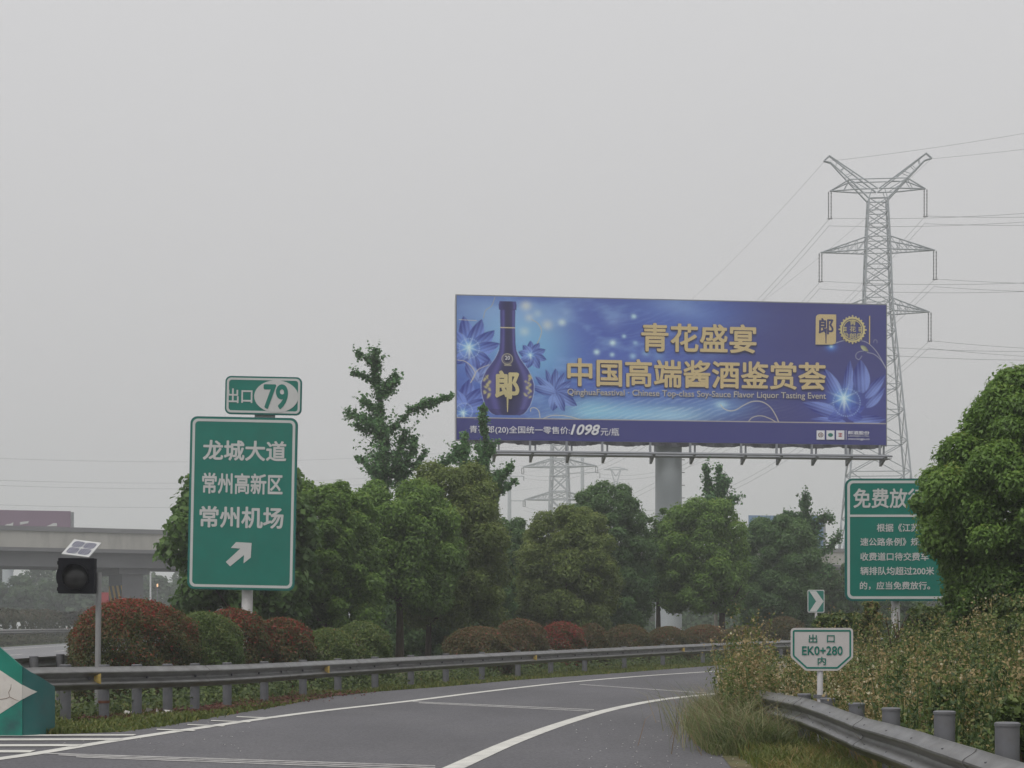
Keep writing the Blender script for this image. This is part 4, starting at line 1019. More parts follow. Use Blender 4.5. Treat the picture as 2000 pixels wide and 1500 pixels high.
# head: V of two horns with the top beam
hd = MB(); y_ = 17*s
for sg in (1, -1):
    for y in (-y_, y_):
        base_o = Vector((sg*18*s, y, zp(391))); base_i = Vector((sg*1*s, y, zp(372)))
        tip_o = Vector((sg*104*s, y*.15, zp(312))); tip_t = Vector((sg*93*s, y*.15, zp(302)))
        mid_o = Vector((sg*55*s, y*.8, zp(352)))
        hd.bar(base_o, mid_o, 0.165); hd.bar(mid_o, Vector((sg*90*s, y*.2, zp(316))), 0.150); hd.bar(Vector((sg*90*s, y*.2, zp(316))), tip_o, 0.135)
        hd.bar(base_i, tip_t, 0.150); hd.bar(tip_t, tip_o, 0.135)
        for q in (.3, .5, .68, .84):
            a = base_i.lerp(tip_t, q); b_ = mid_o.lerp(Vector((sg*90*s, y*.2, zp(316))), max(0, (q-.35)/.65)); hd.bar(a, b_, 0.075)
        # outward arm of the head
        at_ = Vector((sg*92*s, 0, zp(371))); hd.bar(mid_o, at_, 0.143); hd.bar(Vector((sg*40*s, y*.9, zp(372))), at_, 0.143); hd.bar(mid_o, Vector((sg*66*s, y*.5, zp(371.5))), 0.075)
        hd.bar(Vector((sg*40*s, y*.9, zp(372))), base_i, 0.128); hd.bar(mid_o, Vector((0, y*.8, zp(352))), 0.112); hd.bar(mid_o, Vector((sg*22*s, y, zp(372))), 0.075); hd.bar(base_o, Vector((sg*12*s, y, zp(372))), 0.075); hd.bar(Vector((0,y,zp(391))), base_o, 0.105)
    hd.bar(Vector((sg*55*s,-y_*.8,zp(352))), Vector((sg*55*s,y_*.8,zp(352))), 0.090)
hd.build('tower_head', M['steel'], py1)
def insulator(parent, x, z0, z1, m='insul', r=.09):
    mb = MB()
    for o in (-.16, .16):
        pts = []; rad = []
        nn = 16
        for i in range(nn+1):
            pts.append((x+o, 0, z0 + (z1-z0)*i/nn)); rad.append(r if i % 2 else r*.55)
        mb.tube(pts, rad, 6)
    mb.box(x-.3, x+.3, -.05, .05, z1-.12, z1-.0); mb.tube([(x,-.35,z1-.1),(x,.35,z1-.1)], .05, 5)
    return mb.build('insulator', M[m], parent)
R1 = Matrix.Rotation(math.radians(-6), 4, 'Z')
def w1(x, z): 
    q = R1 @ Vector((x, 0, 0)); return Vector((py1.location.x + q.x, py1.location.y + q.y, z))
att = {}
for nm, off, va, vb in (('upper',92,371,424),('middle',110,491,547),('lower',100,611,667)):
    for sg, sd_ in ((-1,'left'),(1,'right')):
        insulator(py1, sg*off*s, zp(va+1), zp(vb)); att[nm, sd_] = (sg*off*s, zp(vb))
for sg, sd_ in ((-1,'left'),(1,'right')): att['earth', sd_] = (sg*103*s, zp(313))

D2 = 400.; s2 = D2/FPX
py2 = thing('pylon', 'hazy lattice pylon seen below the billboard, with hanging square insulators', 'pylon', (X(1093, D2), D2, 0), (0, 0, math.radians(-10)))
zq = lambda v: Z(v, D2); mb = MB()
lev2 = [(0,26*s2),(zq(1130),23*s2),(zq(1060),20.5*s2),(zq(1010),18.5*s2),(zq(975),17.5*s2),(zq(960),17*s2),(zq(930),16*s2),(zq(912),15.5*s2),(zq(897),15*s2),(zq(868),14.5*s2),(zq(848),14*s2),(zq(830),13.5*s2),(zq(790),12*s2)]
lattice_body(mb, lev2, .24); mb.build('tower_body', M['steel'], py2)
for vl, vu, tp in ((976,961,70),(912,897,73),(848,833,70)):
    for sg in (1, -1): mb = MB(); crossarm(mb, zq(vl), zq(vu), 16*s2, tp*s2, .22, 4, zq(vl-1), (sg,)); mb.build('cross_arm', M['steel'], py2)
att2 = {}
for nm, vl, tp in (('lower',976,70),('middle',912,73),('upper',848,70)):
    for sg, sd_ in ((-1,'left'),(1,'right')):
        mb = MB(); x_ = sg*tp*s2; 
        mb.ring(rrect(x_-.32, x_+.32, zq(vl+13), zq(vl+1), .1, 3), rrect(x_-.17, x_+.17, zq(vl+11.8), zq(vl+2), .06, 3), -.15, .15); mb.build('insulator', M['insul'], py2); att2[nm, sd_] = (x_, zq(vl+13))
for sg, sd_ in ((-1,'left'),(1,'right')): att2['earth', sd_] = (sg*40*s2, zq(775))
R2 = Matrix.Rotation(math.radians(-10), 4, 'Z')
def w2(x, z): 
    q = R2 @ Vector((x, 0, 0)); return Vector((py2.location.x + q.x, py2.location.y + q.y, z))
def cable(name, label, a, b, sag, r, n=40, twin=0, group='power cables of the pylon line', t1=1.0):
    o = thing(name, label, 'power cable', tuple(a), group=group) if False else None
    mb = MB()
    for off in ((0,) if not twin else (0, -twin)):
        pts = []
        for i in range(n+1):
            t_ = i/n*t1; p = a.lerp(b, t_); p = Vector((p.x, p.y, p.z + off - 4*sag*t_*(1-t_))); pts.append(p - a)
        mb.tube(pts, r, 4)
    ob = mb.build(name, M['wire'], None); ob.location = a
    return tag(ob, label, 'power cable', group)
prev_t = Vector((135, 108, 0))
for (nm, sd_), (x_, z_) in att.items():
    a = w1(x_, z_); x2, z2 = att2[nm, sd_]; b = w2(x2, z2)
    e_ = nm == 'earth'
    q = Vector((prev_t.x + x_*.9, prev_t.y + x_*.55, z_ + (0 if e_ else -1)))
    nmx = 'thin cable from the %s horn of the tall pylon' % sd_ if e_ else 'twin cables from the %s %s arm of the tall pylon' % (nm, sd_)
    cable('power_cable', nmx + ', running right', a, q, 4.5 if e_ else 7.0, .016 if e_ else .019, twin=0 if e_ else .95, t1=.8)
    cable('power_cable', nmx + ', sinking behind the billboard', a, b, 5.0 if e_ else 8.0, .016 if e_ else .022, twin=0 if e_ else .8)
# monopoles far away
for u, vt, arms, lab in ((1137.5, 893, ((895,-40,38),(925,-38,34)), 'pale thin power pole just right of the hazy pylon below the billboard'), (995, 912, ((930,0,28),(940,-48,0),(978,0,30)), 'pale thin power pole left of the hazy pylon, behind the sparse tree')):
    d = 480.; s3 = d/FPX; o = thing('power_pole', lab, 'power pole', (X(u, d), d, 0))
    MB().tube([(0,0,-.3),(0,0,Z(vt,d))], [.75,.42], 10).build('pole', M['steel'], o)
    for v, a, b in arms: MB().tube([(a*s3,0,Z(v,d)),(b*s3,0,Z(v-3 if a else v,d))], .14, 5).build('cross_arm', M['steel'], o)
    mb = MB()
    for v, a, b in arms:
        for q in (a, b):
            if q: mb.tube([(q*s3,0,Z(v,d)),(q*s3,0,Z(v+9,d))], .13, 5)
    mb.build('insulator', M['insul'], o)
D4 = 620.; s4 = D4/FPX
py3 = thing('pylon', 'very faint distant pylon with wide head, just left of the grey column', 'pylon', (X(1203, D4), D4, 0))
mb = MB(); lattice_body(mb, [(0,9*s4),(Z(1080,D4),6*s4),(Z(990,D4),4*s4),(Z(940,D4),3*s4)], .3)
for sg in (1,-1): mb.bar((sg*3*s4,0,Z(940,D4)), (sg*10*s4,0,Z(916,D4)), .3); mb.bar((0,0,Z(930,D4)), (sg*10*s4,0,Z(916,D4)), .3)
mb.build('tower_body', M['steel'], py3)
mb = MB(); mb.bar((-24*s4,0,Z(917,D4)), (24*s4,0,Z(917,D4)), .35); mb.bar((-24*s4,0,Z(917,D4)), (0,0,Z(912,D4)), .25); mb.bar((24*s4,0,Z(917,D4)), (0,0,Z(912,D4)), .25); mb.build('cross_arm', M['steel'], py3)
# faint lines over the far left
for i, (va, vb, vc, nm) in enumerate(((893,888,866,'uppermost of four'),(936,934,905,'second from the top of four'),(946,942,918,'third from the top of four'),(984,976,952,'lowest of four'))):
    a = P(-60, va, 300); b = P(1060, vc, 420)
    cable('power_cable', 'faint power cable, %s crossing the sky behind exit sign' % nm, a, b, 2.2, .019, group='faint cables at the left')

# ------------------------------------------------------------------ vegetation
def leaves(rng, pos, nrm, size, aspect, droop, jitter=.5):
    n = len(pos)
    nn = nrm + rng.normal(0, jitter, (n, 3)); nn /= np.linalg.norm(nn, axis=1)[:, None] + 1e-9
    t = rng.normal(0, 1, (n, 3)); t[:, 2] -= droop; t -= nn*(t*nn).sum(1)[:, None]; t /= np.linalg.norm(t, axis=1)[:, None] + 1e-9
    b = np.cross(nn, t); s = (size*rng.uniform(.65, 1.3, n))[:, None]
    V = np.empty((n, 4, 3)); V[:, 0] = pos - t*s*.5; V[:, 1] = pos + b*s*aspect*.5 + nn*s*.08; V[:, 2] = pos + t*s*.5; V[:, 3] = pos - b*s*aspect*.5 + nn*s*.08
    return V
def blob_points(rng, blobs, n, rmin=.72, keep=.72):
    B = np.array(blobs, float); area = (B[:, 3]*B[:, 4] + B[:, 4]*B[:, 5] + B[:, 3]*B[:, 5]); pr = area/area.sum()
    k = int(n*2.2); idx = rng.choice(len(B), k, p=pr); dv = rng.normal(0, 1, (k, 3)); dv /= np.linalg.norm(dv, axis=1)[:, None]
    r = 1 - (1-rmin)*np.abs(rng.normal(0, .5, k)); r = np.where(rng.random(k) < .16, rng.uniform(1.0, 1.28, k), r)
    pos = B[idx, :3] + dv*r[:, None]*B[idx, 3:]
    ok = np.ones(k, bool)
    for j in range(len(B)):
        q = ((pos - B[j, :3])/B[j, 3:]); ok &= ~(((q*q).sum(1) < keep**2) & (idx != j))
    pos, dv, idx = pos[ok][:n], dv[ok][:n], idx[ok][:n]
    return pos, dv, idx
def prof_round(t): return max(.12, (1 - (abs(t - .42)/.62)**2.3))**.5 if abs(t-.42) < .62 else .12
def auto_blobs(rng, R, z0, z1, k=26, prof=prof_round, br=(.26,.42), flat=.8, ex=1.0):
    H = z1 - z0; bl = [(0, 0, z0 + H*.46, R*.66, R*.66, H*.38)]
    for i in range(k):
        t = (i + .5)/k*.92 + .04 + rng.uniform(-.03, .03); a = i*2.399 + rng.uniform(-.4, .4); w = prof(t)*R
        rb = R*rng.uniform(*br)*(.75 + .35*prof(t)); rb = min(rb, max(w*.75, R*.09)); rad = max(0, w - rb*.85)*rng.uniform(.82, 1.06)
        zc = z0 + H*t; zc = min(zc, z1 - rb*flat*.95); zc = max(zc, z0 + rb*flat*.7)
        bl.append((rad*math.cos(a)*ex, rad*math.sin(a), zc, rb, rb, rb*flat))
    return bl
def trunk_mesh(base_r, z_top, rng, R, z0, pale=False, lean=0.0, limbs=5):
    mb = MB(); pts = [(lean*q*q*z_top*.1 + .04*math.sin(q*5), .04*math.cos(q*4), -.2 + q*(z_top+.2)) for q in np.linspace(0, 1, 9)]
    mb.tube(pts, [base_r*(1.25 if i == 0 else 1 - .75*i/8) for i in range(9)], 10)
    for k in range(limbs):
        a = k*2.4 + rng.uniform(0, 1); zs = z0 + (z_top - z0)*rng.uniform(.0, .45); ln = R*rng.uniform(.55, .8)
        p0 = Vector((0, 0, zs)); p2 = Vector((math.cos(a)*ln, math.sin(a)*ln, zs + ln*.75)); p1 = p0.lerp(p2, .5) + Vector((0, 0, -.1*ln))
        mb.tube([p0, p1, p2], [base_r*.5, base_r*.32, base_r*.1], 6)
    return mb
def tree(name, label, u, hw_, vt, vb, d, seed, m, n=62000, leaf=.12, asp=.46, k=62, trunks=None, group=None, tint=(.0, .85), painted_top_light=.5, br=(.14,.27), prof=prof_round, droop=.8, ry=1.0, cat='tree', ex=1.0, rmin=.72):
    rng = np.random.default_rng(seed); s_ = d/FPX; R = hw_*s_; z0, z1 = Z(vb, d), Z(vt, d)
    o = thing(name, label, cat, (X(u, d), d, 0), group=group)
    bl = auto_blobs(rng, R, z0, z1, k, prof, br, ex=ex)
    pos, dv, idx = blob_points(rng, bl, n, rmin)
    nr = dv*.75 + np.array([0, 0, .55]); V = leaves(rng, pos, nr, leaf, asp, droop)
    hh = (pos[:, 2] - z0)/(z1 - z0); bt = rng.random(len(bl))
    ti = rng.uniform(tint[0], tint[1], len(pos))*.55 + bt[idx]*.18 + painted_top_light*np.clip(dv[:, 2], 0, 1)*rng.random(len(pos)) + .08*hh  # upper side of each clump tinted lighter: a highlight painted into leaf colour
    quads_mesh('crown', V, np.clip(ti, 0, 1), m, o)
    for tx, tr_r in (trunks or ((0, .13),)):
        mb = trunk_mesh(tr_r, z0 + (z1 - z0)*.6, rng, R, max(z0, .5)); mb.v = [(x + tx, y, z) for x, y, z in mb.v]
        mb.build('trunk', M['trunk'], o, smooth=True)
    return o
GT = 'roadside trees on the gore'
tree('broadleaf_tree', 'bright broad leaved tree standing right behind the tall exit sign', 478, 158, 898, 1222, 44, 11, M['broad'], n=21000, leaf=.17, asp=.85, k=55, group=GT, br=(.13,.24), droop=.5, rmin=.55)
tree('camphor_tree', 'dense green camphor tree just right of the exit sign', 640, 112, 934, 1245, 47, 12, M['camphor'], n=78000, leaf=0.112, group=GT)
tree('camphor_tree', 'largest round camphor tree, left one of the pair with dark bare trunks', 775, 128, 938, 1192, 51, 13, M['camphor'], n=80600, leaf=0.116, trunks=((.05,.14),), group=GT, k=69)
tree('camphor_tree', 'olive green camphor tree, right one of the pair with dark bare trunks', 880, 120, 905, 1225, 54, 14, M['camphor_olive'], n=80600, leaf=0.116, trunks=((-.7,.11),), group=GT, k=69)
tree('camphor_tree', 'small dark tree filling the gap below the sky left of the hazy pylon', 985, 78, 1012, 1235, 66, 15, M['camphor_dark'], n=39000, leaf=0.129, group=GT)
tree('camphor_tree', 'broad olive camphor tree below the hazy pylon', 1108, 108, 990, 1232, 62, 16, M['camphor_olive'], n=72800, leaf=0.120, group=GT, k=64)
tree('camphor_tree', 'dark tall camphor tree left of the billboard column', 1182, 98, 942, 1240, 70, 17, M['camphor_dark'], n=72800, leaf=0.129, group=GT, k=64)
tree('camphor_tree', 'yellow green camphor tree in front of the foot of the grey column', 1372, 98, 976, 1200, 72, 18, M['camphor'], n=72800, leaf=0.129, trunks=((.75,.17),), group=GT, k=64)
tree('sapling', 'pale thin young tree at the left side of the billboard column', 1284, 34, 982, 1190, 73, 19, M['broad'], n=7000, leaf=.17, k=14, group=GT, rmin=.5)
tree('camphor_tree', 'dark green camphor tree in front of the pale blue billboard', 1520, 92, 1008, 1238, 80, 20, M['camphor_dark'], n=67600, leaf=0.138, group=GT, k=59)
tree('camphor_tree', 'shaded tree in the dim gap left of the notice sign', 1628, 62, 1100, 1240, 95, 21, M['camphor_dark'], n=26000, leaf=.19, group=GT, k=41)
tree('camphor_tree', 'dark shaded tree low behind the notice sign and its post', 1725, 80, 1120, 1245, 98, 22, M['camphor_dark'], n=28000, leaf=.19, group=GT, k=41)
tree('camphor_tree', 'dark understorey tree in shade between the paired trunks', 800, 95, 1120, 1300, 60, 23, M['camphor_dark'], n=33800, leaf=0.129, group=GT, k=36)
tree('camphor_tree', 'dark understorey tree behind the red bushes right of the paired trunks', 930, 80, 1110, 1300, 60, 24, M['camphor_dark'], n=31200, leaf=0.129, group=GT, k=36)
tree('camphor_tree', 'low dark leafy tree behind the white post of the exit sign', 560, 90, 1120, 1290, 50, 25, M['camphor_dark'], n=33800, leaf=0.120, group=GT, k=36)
# the big near tree at the right
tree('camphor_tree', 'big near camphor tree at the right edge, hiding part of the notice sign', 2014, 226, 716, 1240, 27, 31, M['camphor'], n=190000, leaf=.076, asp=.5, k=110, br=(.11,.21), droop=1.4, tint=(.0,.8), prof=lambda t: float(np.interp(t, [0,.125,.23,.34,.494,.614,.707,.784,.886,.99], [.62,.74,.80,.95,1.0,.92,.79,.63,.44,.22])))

# ginkgo-like trees: leafy shoots along bare limbs
def shoot_tree(name, label, d, limbs, seed, m, n=11700, leaf=0.120, group=None, trunk_r=.09):
    rng = np.random.default_rng(seed); u0 = limbs[0][0][0]; o = thing(name, label, 'tree', (X(u0, d), d, 0), group=group)
    wood = MB(); allp = []; alln = []; tot = sum(math.hypot(b[0]-a[0], b[1]-a[1])*r for l, r in [(x[:-1], x[-1]) for x in limbs] for a, b in zip(l, l[1:]))
    for li, lm_ in enumerate(limbs):
        pts, rad = lm_[:-1], lm_[-1]; dy = rng.uniform(-1, 1)*.8 if li else 0
        p3 = [Vector((X(u, d) - o.location.x, dy*(i/(len(pts)-1) if li else 0), Z(v, d))) for i, (u, v) in enumerate(pts)]
        if li == 0: p3 = [Vector((p3[0].x, 0, -.2))] + p3
        rr_ = trunk_r if li == 0 else trunk_r*.4
        wood.tube(p3, [rr_*(1 - .8*i/(len(p3)-1)) for i in range(len(p3))], 6)
        for a, b, pa, pb_ in zip(p3[-len(pts):], p3[-len(pts)+1:], pts, pts[1:]):
            cnt = int(n*math.hypot(pb_[0]-pa[0], pb_[1]-pa[1])*rad/tot); per = 11; nc = max(2, cnt//per)
            q = rng.random(nc)[:, None]; cen = np.array(a)*(1-q) + np.array(b)*q; ax_ = np.array((b - a).normalized())
            tw = rng.normal(0, .62, (nc, 3)) + ax_*.75 + np.array([0, 0, .30]); tw /= np.linalg.norm(tw, axis=1)[:, None]
            ln_ = rad*d/FPX*np.minimum(rng.exponential(.85, nc) + .2, 2.6)*1.2
            for c_, t_, l_ in zip(cen[::2], tw[::2], ln_[::2]): wood.tube([c_, c_ + t_*l_*.55, c_ + t_*l_], [.011, .008, .003], 3, cap=False)
            qq = rng.random((nc, per))**.8; pp = cen[:, None, :] + tw[:, None, :]*(ln_[:, None]*qq)[..., None] + rng.normal(0, .045*max(1, d/60), (nc, per, 3))
            allp.append(pp.reshape(-1, 3)); alln.append(np.repeat(tw, per, 0) + rng.normal(0, .5, (nc*per, 3)))
    pos = np.concatenate(allp); nr = np.concatenate(alln); nr /= np.linalg.norm(nr, axis=1)[:, None] + 1e-9
    V = leaves(rng, pos, nr*.5 + np.array([0, 0, .6]), leaf, .85, .4, .7)
    quads_mesh('crown', V, rng.random(len(pos))*.8 + .1*(nr[:, 2] > .3), m, o); wood.build('trunk', M['pale_trunk'], o, smooth=True)
    return o
shoot_tree('ginkgo_tree', 'tall ragged ginkgo tree with a long side branch reaching toward the billboard', 60, [
    [(753,1000),(749,870),(743,800),(736,745),(733,692), 9], [(734,745),(733,694), 11], [(735,718),(716,704),(701,696), 8], [(738,750),(710,735),(688,731), 6], [(740,765),(765,748),(773,740), 12], [(742,780),(760,760), 14],
    [(744,812),(722,790),(704,778), 11], [(745,828),(712,815),(678,808), 9], [(747,840),(712,830), 9], [(748,852),(715,842),(694,832), 6], [(751,850),(785,822),(806,800),(836,790),(862,784),(884,778), 6], [(808,800),(846,787), 8],
    [(752,905),(748,850), 22], [(756,945),(742,900), 26], [(765,935),(780,880),(788,850), 16], [(775,940),(805,880),(808,858), 11], [(770,950),(815,905),(829,880), 6], [(748,950),(712,905),(694,893), 6], [(752,960),(735,925), 20]], 41, M['ginkgo'], n=20000, leaf=.105, group='ginkgo trees behind the camphor trees')
shoot_tree('ginkgo_tree', 'sparse ginkgo tree whose thin top stands before the lower left billboard corner', 58, [
    [(958,1000),(949,900),(946,850),(945,797), 4], [(945,812),(942,798), 7], [(946,850),(940,818), 6], [(905,930),(908,880),(907,845), 8], [(912,895),(890,880), 9], [(915,880),(880,895),(838,924), 9], [(950,900),(965,868), 7], [(925,930),(905,900), 16], [(948,890),(930,870), 9],
    [(952,930),(935,905), 14], [(955,950),(972,925), 9], [(965,985),(975,950),(988,925),(999,915), 8], [(975,965),(1006,942), 5], [(955,975),(930,940), 16]], 42, M['ginkgo'], n=12000, leaf=.10, group='ginkgo trees behind the camphor trees')
shoot_tree('ginkgo_tree', 'twin topped ginkgo tree poking out above the crown right of the column', 82, [
    [(1398,1060),(1400,985),(1405,950),(1404,914), 6], [(1400,985),(1384,950),(1375,915), 7], [(1405,960),(1418,945), 9], [(1405,985),(1412,940), 10], [(1395,985),(1380,950), 8], [(1410,985),(1440,970), 7], [(1400,1000),(1380,980), 12]], 43, M['ginkgo'], n=7150, leaf=0.129, group='ginkgo trees behind the camphor trees')
shoot_tree('ginkgo_tree', 'ragged ginkgo tree in front of the right half of the pale blue billboard', 88, [
    [(1585,1150),(1582,1060),(1576,1010),(1572,968), 7], [(1574,1010),(1573,975), 9], [(1578,1020),(1550,1010),(1534,1004), 7], [(1580,1040),(1560,1025), 8], [(1580,1030),(1605,1012),(1620,1014), 9], [(1583,1070),(1598,1030), 14], [(1585,1095),(1618,1072),(1634,1050), 8], [(1588,1110),(1590,1060), 18], [(1590,1130),(1625,1110), 12]], 44, M['ginkgo'], n=9500, leaf=.135, group='ginkgo trees behind the camphor trees')

# clipped photinia bushes
def bush(label, u, hw_, vt, d, seed, m, red=.4, n=15000, leaf=.062, hgt=None, topred=.5, sq=1.0):
    n = int(n*1.45); hw_ *= 1.07 if d > 36 else 1.0; rng = np.random.default_rng(seed); s_ = d/FPX; R = hw_*s_; zt_ = Z(vt, d)
    o = thing('photinia_bush', label, 'bush', (X(u, d), d, 0), group='clipped photinia bushes behind the guardrail')
    th = rng.random(n)*2*math.pi; cz = rng.random(n); t = cz
    r = np.clip(1 - np.abs(rng.normal(0, .12, n)), .4, 1)*np.where(rng.random(n) < .12, rng.uniform(1.0, 1.07, n), 1)
    hr = np.sqrt(np.clip(1 - np.clip((t - .35)/.65, 0, 1)**2.9, 0, 1))*(.88 + .12*np.clip(t/.35, 0, 1))
    lum = 1 + .06*np.sin(th*3 + seed) + .05*np.sin(th*7 + t*9) + .04*np.sin(t*17 + th*5)
    pos = np.stack([R*hr*r*lum*np.cos(th), R*sq*hr*r*lum*np.sin(th), .05 + (zt_ - .05)*t*(.97 + .03*lum)*r**.5], 1)
    # close the top with extra leaves
    k = n//4; a = rng.random(k)*2*math.pi; q = np.sqrt(rng.random(k))*.85; tt = .35 + .65*np.clip(1 - q**2, 0, 1)**.45
    pos = np.concatenate([pos, np.stack([R*q*np.cos(a), R*sq*q*np.sin(a), zt_*tt*(1 - np.abs(rng.normal(0, .03, k)))], 1)])
    nv = np.stack([pos[:, 0]/R, pos[:, 1]/(R*sq), (pos[:, 2]/zt_ - .3)*1.2], 1); nv /= np.linalg.norm(nv, axis=1)[:, None] + 1e-9
    V = leaves(rng, pos, nv*.7 + np.array([0, 0, .5]), leaf, .42, -.3, .6)
    h_ = pos[:, 2]/zt_; ti = rng.normal(.30 + red*.35, .15, len(pos)) + topred*(np.clip(h_ - .45, 0, 1)**1.0)*rng.uniform(.2, 1, len(pos))
    quads_mesh('foliage', V, np.clip(ti, 0, 1), m, o)
    mb = MB()
    for j in range(7):
        a = j*.9; mb.tube([(0,0,-.05),(.25*R*math.cos(a),.25*R*math.sin(a),.35*zt_),(.6*R*math.cos(a),.6*R*math.sin(a),.75*zt_)], [.03,.02,.008], 5)
    mb.build('stem', M['trunk'], o)
    return o
bush('large round bush with red top leaves behind the beacon pole', 256, 126, 1169, 30.5, 51, M['bush'], red=.22, n=34000, leaf=.055, topred=.85)
bush('green rounded bush leaning on the right side of the large red topped bush', 396, 78, 1194, 31.8, 52, M['bush_green'], red=.2, n=16000, leaf=.055, topred=.3)
bush('reddish bush left of the white post of the exit sign', 455, 80, 1188, 34.5, 53, M['bush'], red=.4, n=15000, leaf=.06, topred=.5)
bush('bright red topped bush right of the white post of the exit sign', 551, 68, 1206, 35.0, 54, M['bush'], red=.3, n=15000, leaf=.06, topred=.7)
bush('small brown green bush between the red topped bush and the paired round one', 641, 54, 1226, 36.5, 55, M['bush_green'], red=.5, n=9000, leaf=.06, topred=.3)
bush('green round bush left of the bare tree trunks', 706, 57, 1213, 38.5, 56, M['bush_green'], red=.45, n=12000, leaf=.062, topred=.2)
bush('dark wide bush just right of the bare tree trunks', 934, 66, 1223, 45, 57, M['bush_dull'], red=.55, n=12000, leaf=.07, topred=.45)
bush('tallest reddish brown bush below the olive camphor tree', 1014, 52, 1208, 49, 58, M['bush_dull'], red=.7, n=11000, leaf=.07, topred=.35)
bush('crimson bush, reddest of the far row', 1096, 45, 1214, 51, 59, M['bush'], red=.72, n=10000, leaf=.07, topred=.55)
bush('low brown bush half hidden by the crimson bush', 1155, 32, 1217, 54, 60, M['bush_dull'], red=.6, n=7500, leaf=.072, topred=.25)
bush('brown green bush below the dark tall camphor tree', 1226, 45, 1219, 57, 61, M['bush_dull'], red=.5, n=8500, leaf=.075, topred=.3)
bush('small brown bush before the foot of the billboard column', 1304, 41, 1223, 60, 62, M['bush_dull'], red=.55, n=8000, leaf=.08, topred=.3)
bush('wide bush with a red right flank, right of the column foot', 1377, 47, 1220, 64, 63, M['bush_dull'], red=.75, n=8500, leaf=.08, topred=.35)
bush('brown bush seen through the tall thin weeds', 1452, 44, 1222, 68, 64, M['bush_dull'], red=.6, n=8000, leaf=.085, topred=.3)
bush('dark brown bush left of the chevron sign', 1530, 42, 1204, 73, 65, M['bush_dull'], red=.5, n=8000, leaf=.09, topred=.25)

# far vegetation
def far_trees():
    rng = np.random.default_rng(77)
    spec = [(-40,85,1092,235),(45,62,1128,205),(95,75,1104,245),(150,60,1120,215),(205,55,1112,260),(255,60,1105,285),(320,70,1125,240),(395,70,1100,300),(470,70,1115,250),(1240,55,1125,230),(1340,60,1118,250),(1410,70,1124,215),(1480,70,1120,240),(1560,80,1110,225),(1660,80,1105,240),(1780,90,1110,235),(1900,90,1105,240),(2010,90,1112,230)]
    for i, (u, hw_, vt, d) in enumerate(spec):
        side = 'at the far left' if u < 350 else ('behind the exit sign' if u < 600 else 'behind the right hand trees')
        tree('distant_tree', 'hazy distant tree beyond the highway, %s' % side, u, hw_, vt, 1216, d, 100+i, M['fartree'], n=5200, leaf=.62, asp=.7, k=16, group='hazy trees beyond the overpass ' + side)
far_trees()
# clipped hedge on the median
rng = np.random.default_rng(9); n = 60000
dd = rng.uniform(60, 330, n)**1.0; dd = 60 + (rng.random(n)**1.6)*280; th = rng.uniform(0, math.pi, n)
lump = 1 + .12*np.sin(dd*1.9) + .08*np.sin(dd*4.1+1)
px_ = np.cos(th)*1.15*lump; pz_ = .45 + np.sin(th)**.6*1.75*lump
cxh = -26.0 - .09*(dd - 25)
pos = np.stack([cxh + px_, dd, pz_], 1); nv = np.stack([np.cos(th), np.zeros(n), np.sin(th)], 1)
hg = thing('hedge', 'long clipped brownish hedge along the highway median at far left', 'hedge', (-32, 100, .4))
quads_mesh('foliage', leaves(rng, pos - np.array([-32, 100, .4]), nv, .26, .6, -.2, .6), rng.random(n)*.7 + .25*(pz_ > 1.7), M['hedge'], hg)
# low planting below the median rail
n = 26000; dd = 60 + rng.random(n)*200; xx_ = -23.35 - rng.random(n)*.9 - .09*(dd - 25)
pos = np.stack([xx_, dd, .05 + (-(xx_ + .09*(dd-25)) - 23.35)*.5 + rng.random(n)*.35], 1)
o = quads_mesh('median_grass', leaves(rng, pos, np.tile(np.array([[.3,-.3,.8]]), (n,1)), .22, .5, -1, .6), rng.random(n)*.6 + .2, M['hedge']); tag(o, 'rough grass below the median guardrail', 'grass', kind='stuff')

rng = np.random.default_rng(10); n = 42000
o = thing('hedge', 'hazy far thicket behind the grey column and the right hand trees', 'hedge', (40, 150, 0)); q = rng.random(n)
cx_ = -12 + 92*q; hh = 2.6 + .8*np.sin(cx_*.35) + .5*np.sin(cx_*.9 + 1); th = rng.uniform(0, math.pi, n)
pos = np.stack([cx_ - 40, np.cos(th)*1.6 + rng.normal(0, .2, n), np.sin(th)**.7*hh*rng.uniform(.75, 1.05, n)], 1)
quads_mesh('foliage', leaves(rng, pos, np.stack([np.zeros(n), np.cos(th), np.sin(th)], 1), .36, .7, .2, .7), rng.random(n)*.8, M['fartree'], o)

# grass, weeds
def blades(rng, base, h, lean, width, curve=.5):
    """tapering, bent blades as two quads each (second one narrower)"""
    n = len(base); a = rng.random(n)*2*math.pi; dirv = np.stack([np.cos(a), np.sin(a), np.zeros(n)], 1)*lean[:, None]
    sd_ = np.stack([-np.sin(a), np.cos(a), np.zeros(n)], 1)
    # turn the flat side at random
    b_ = rng.random(n)*2*math.pi; sd_ = np.stack([np.cos(b_), np.sin(b_), np.zeros(n)], 1)*width[:, None]*.5
    up = np.array([[0, 0, 1.0]])*h[:, None]
    p0 = base; p1 = base + up*.55 + dirv*.3*h[:, None]; p2 = base + up*(1 - .25*lean[:, None]) + dirv*1.0*h[:, None]*curve*1.6
    V1 = np.stack([p0 - sd_, p0 + sd_, p1 + sd_*.8, p1 - sd_*.8], 1); V2 = np.stack([p1 - sd_*.8, p1 + sd_*.8, p2 + sd_*.12, p2 - sd_*.12], 1)
    return np.concatenate([V1, V2])
rng = np.random.default_rng(21)
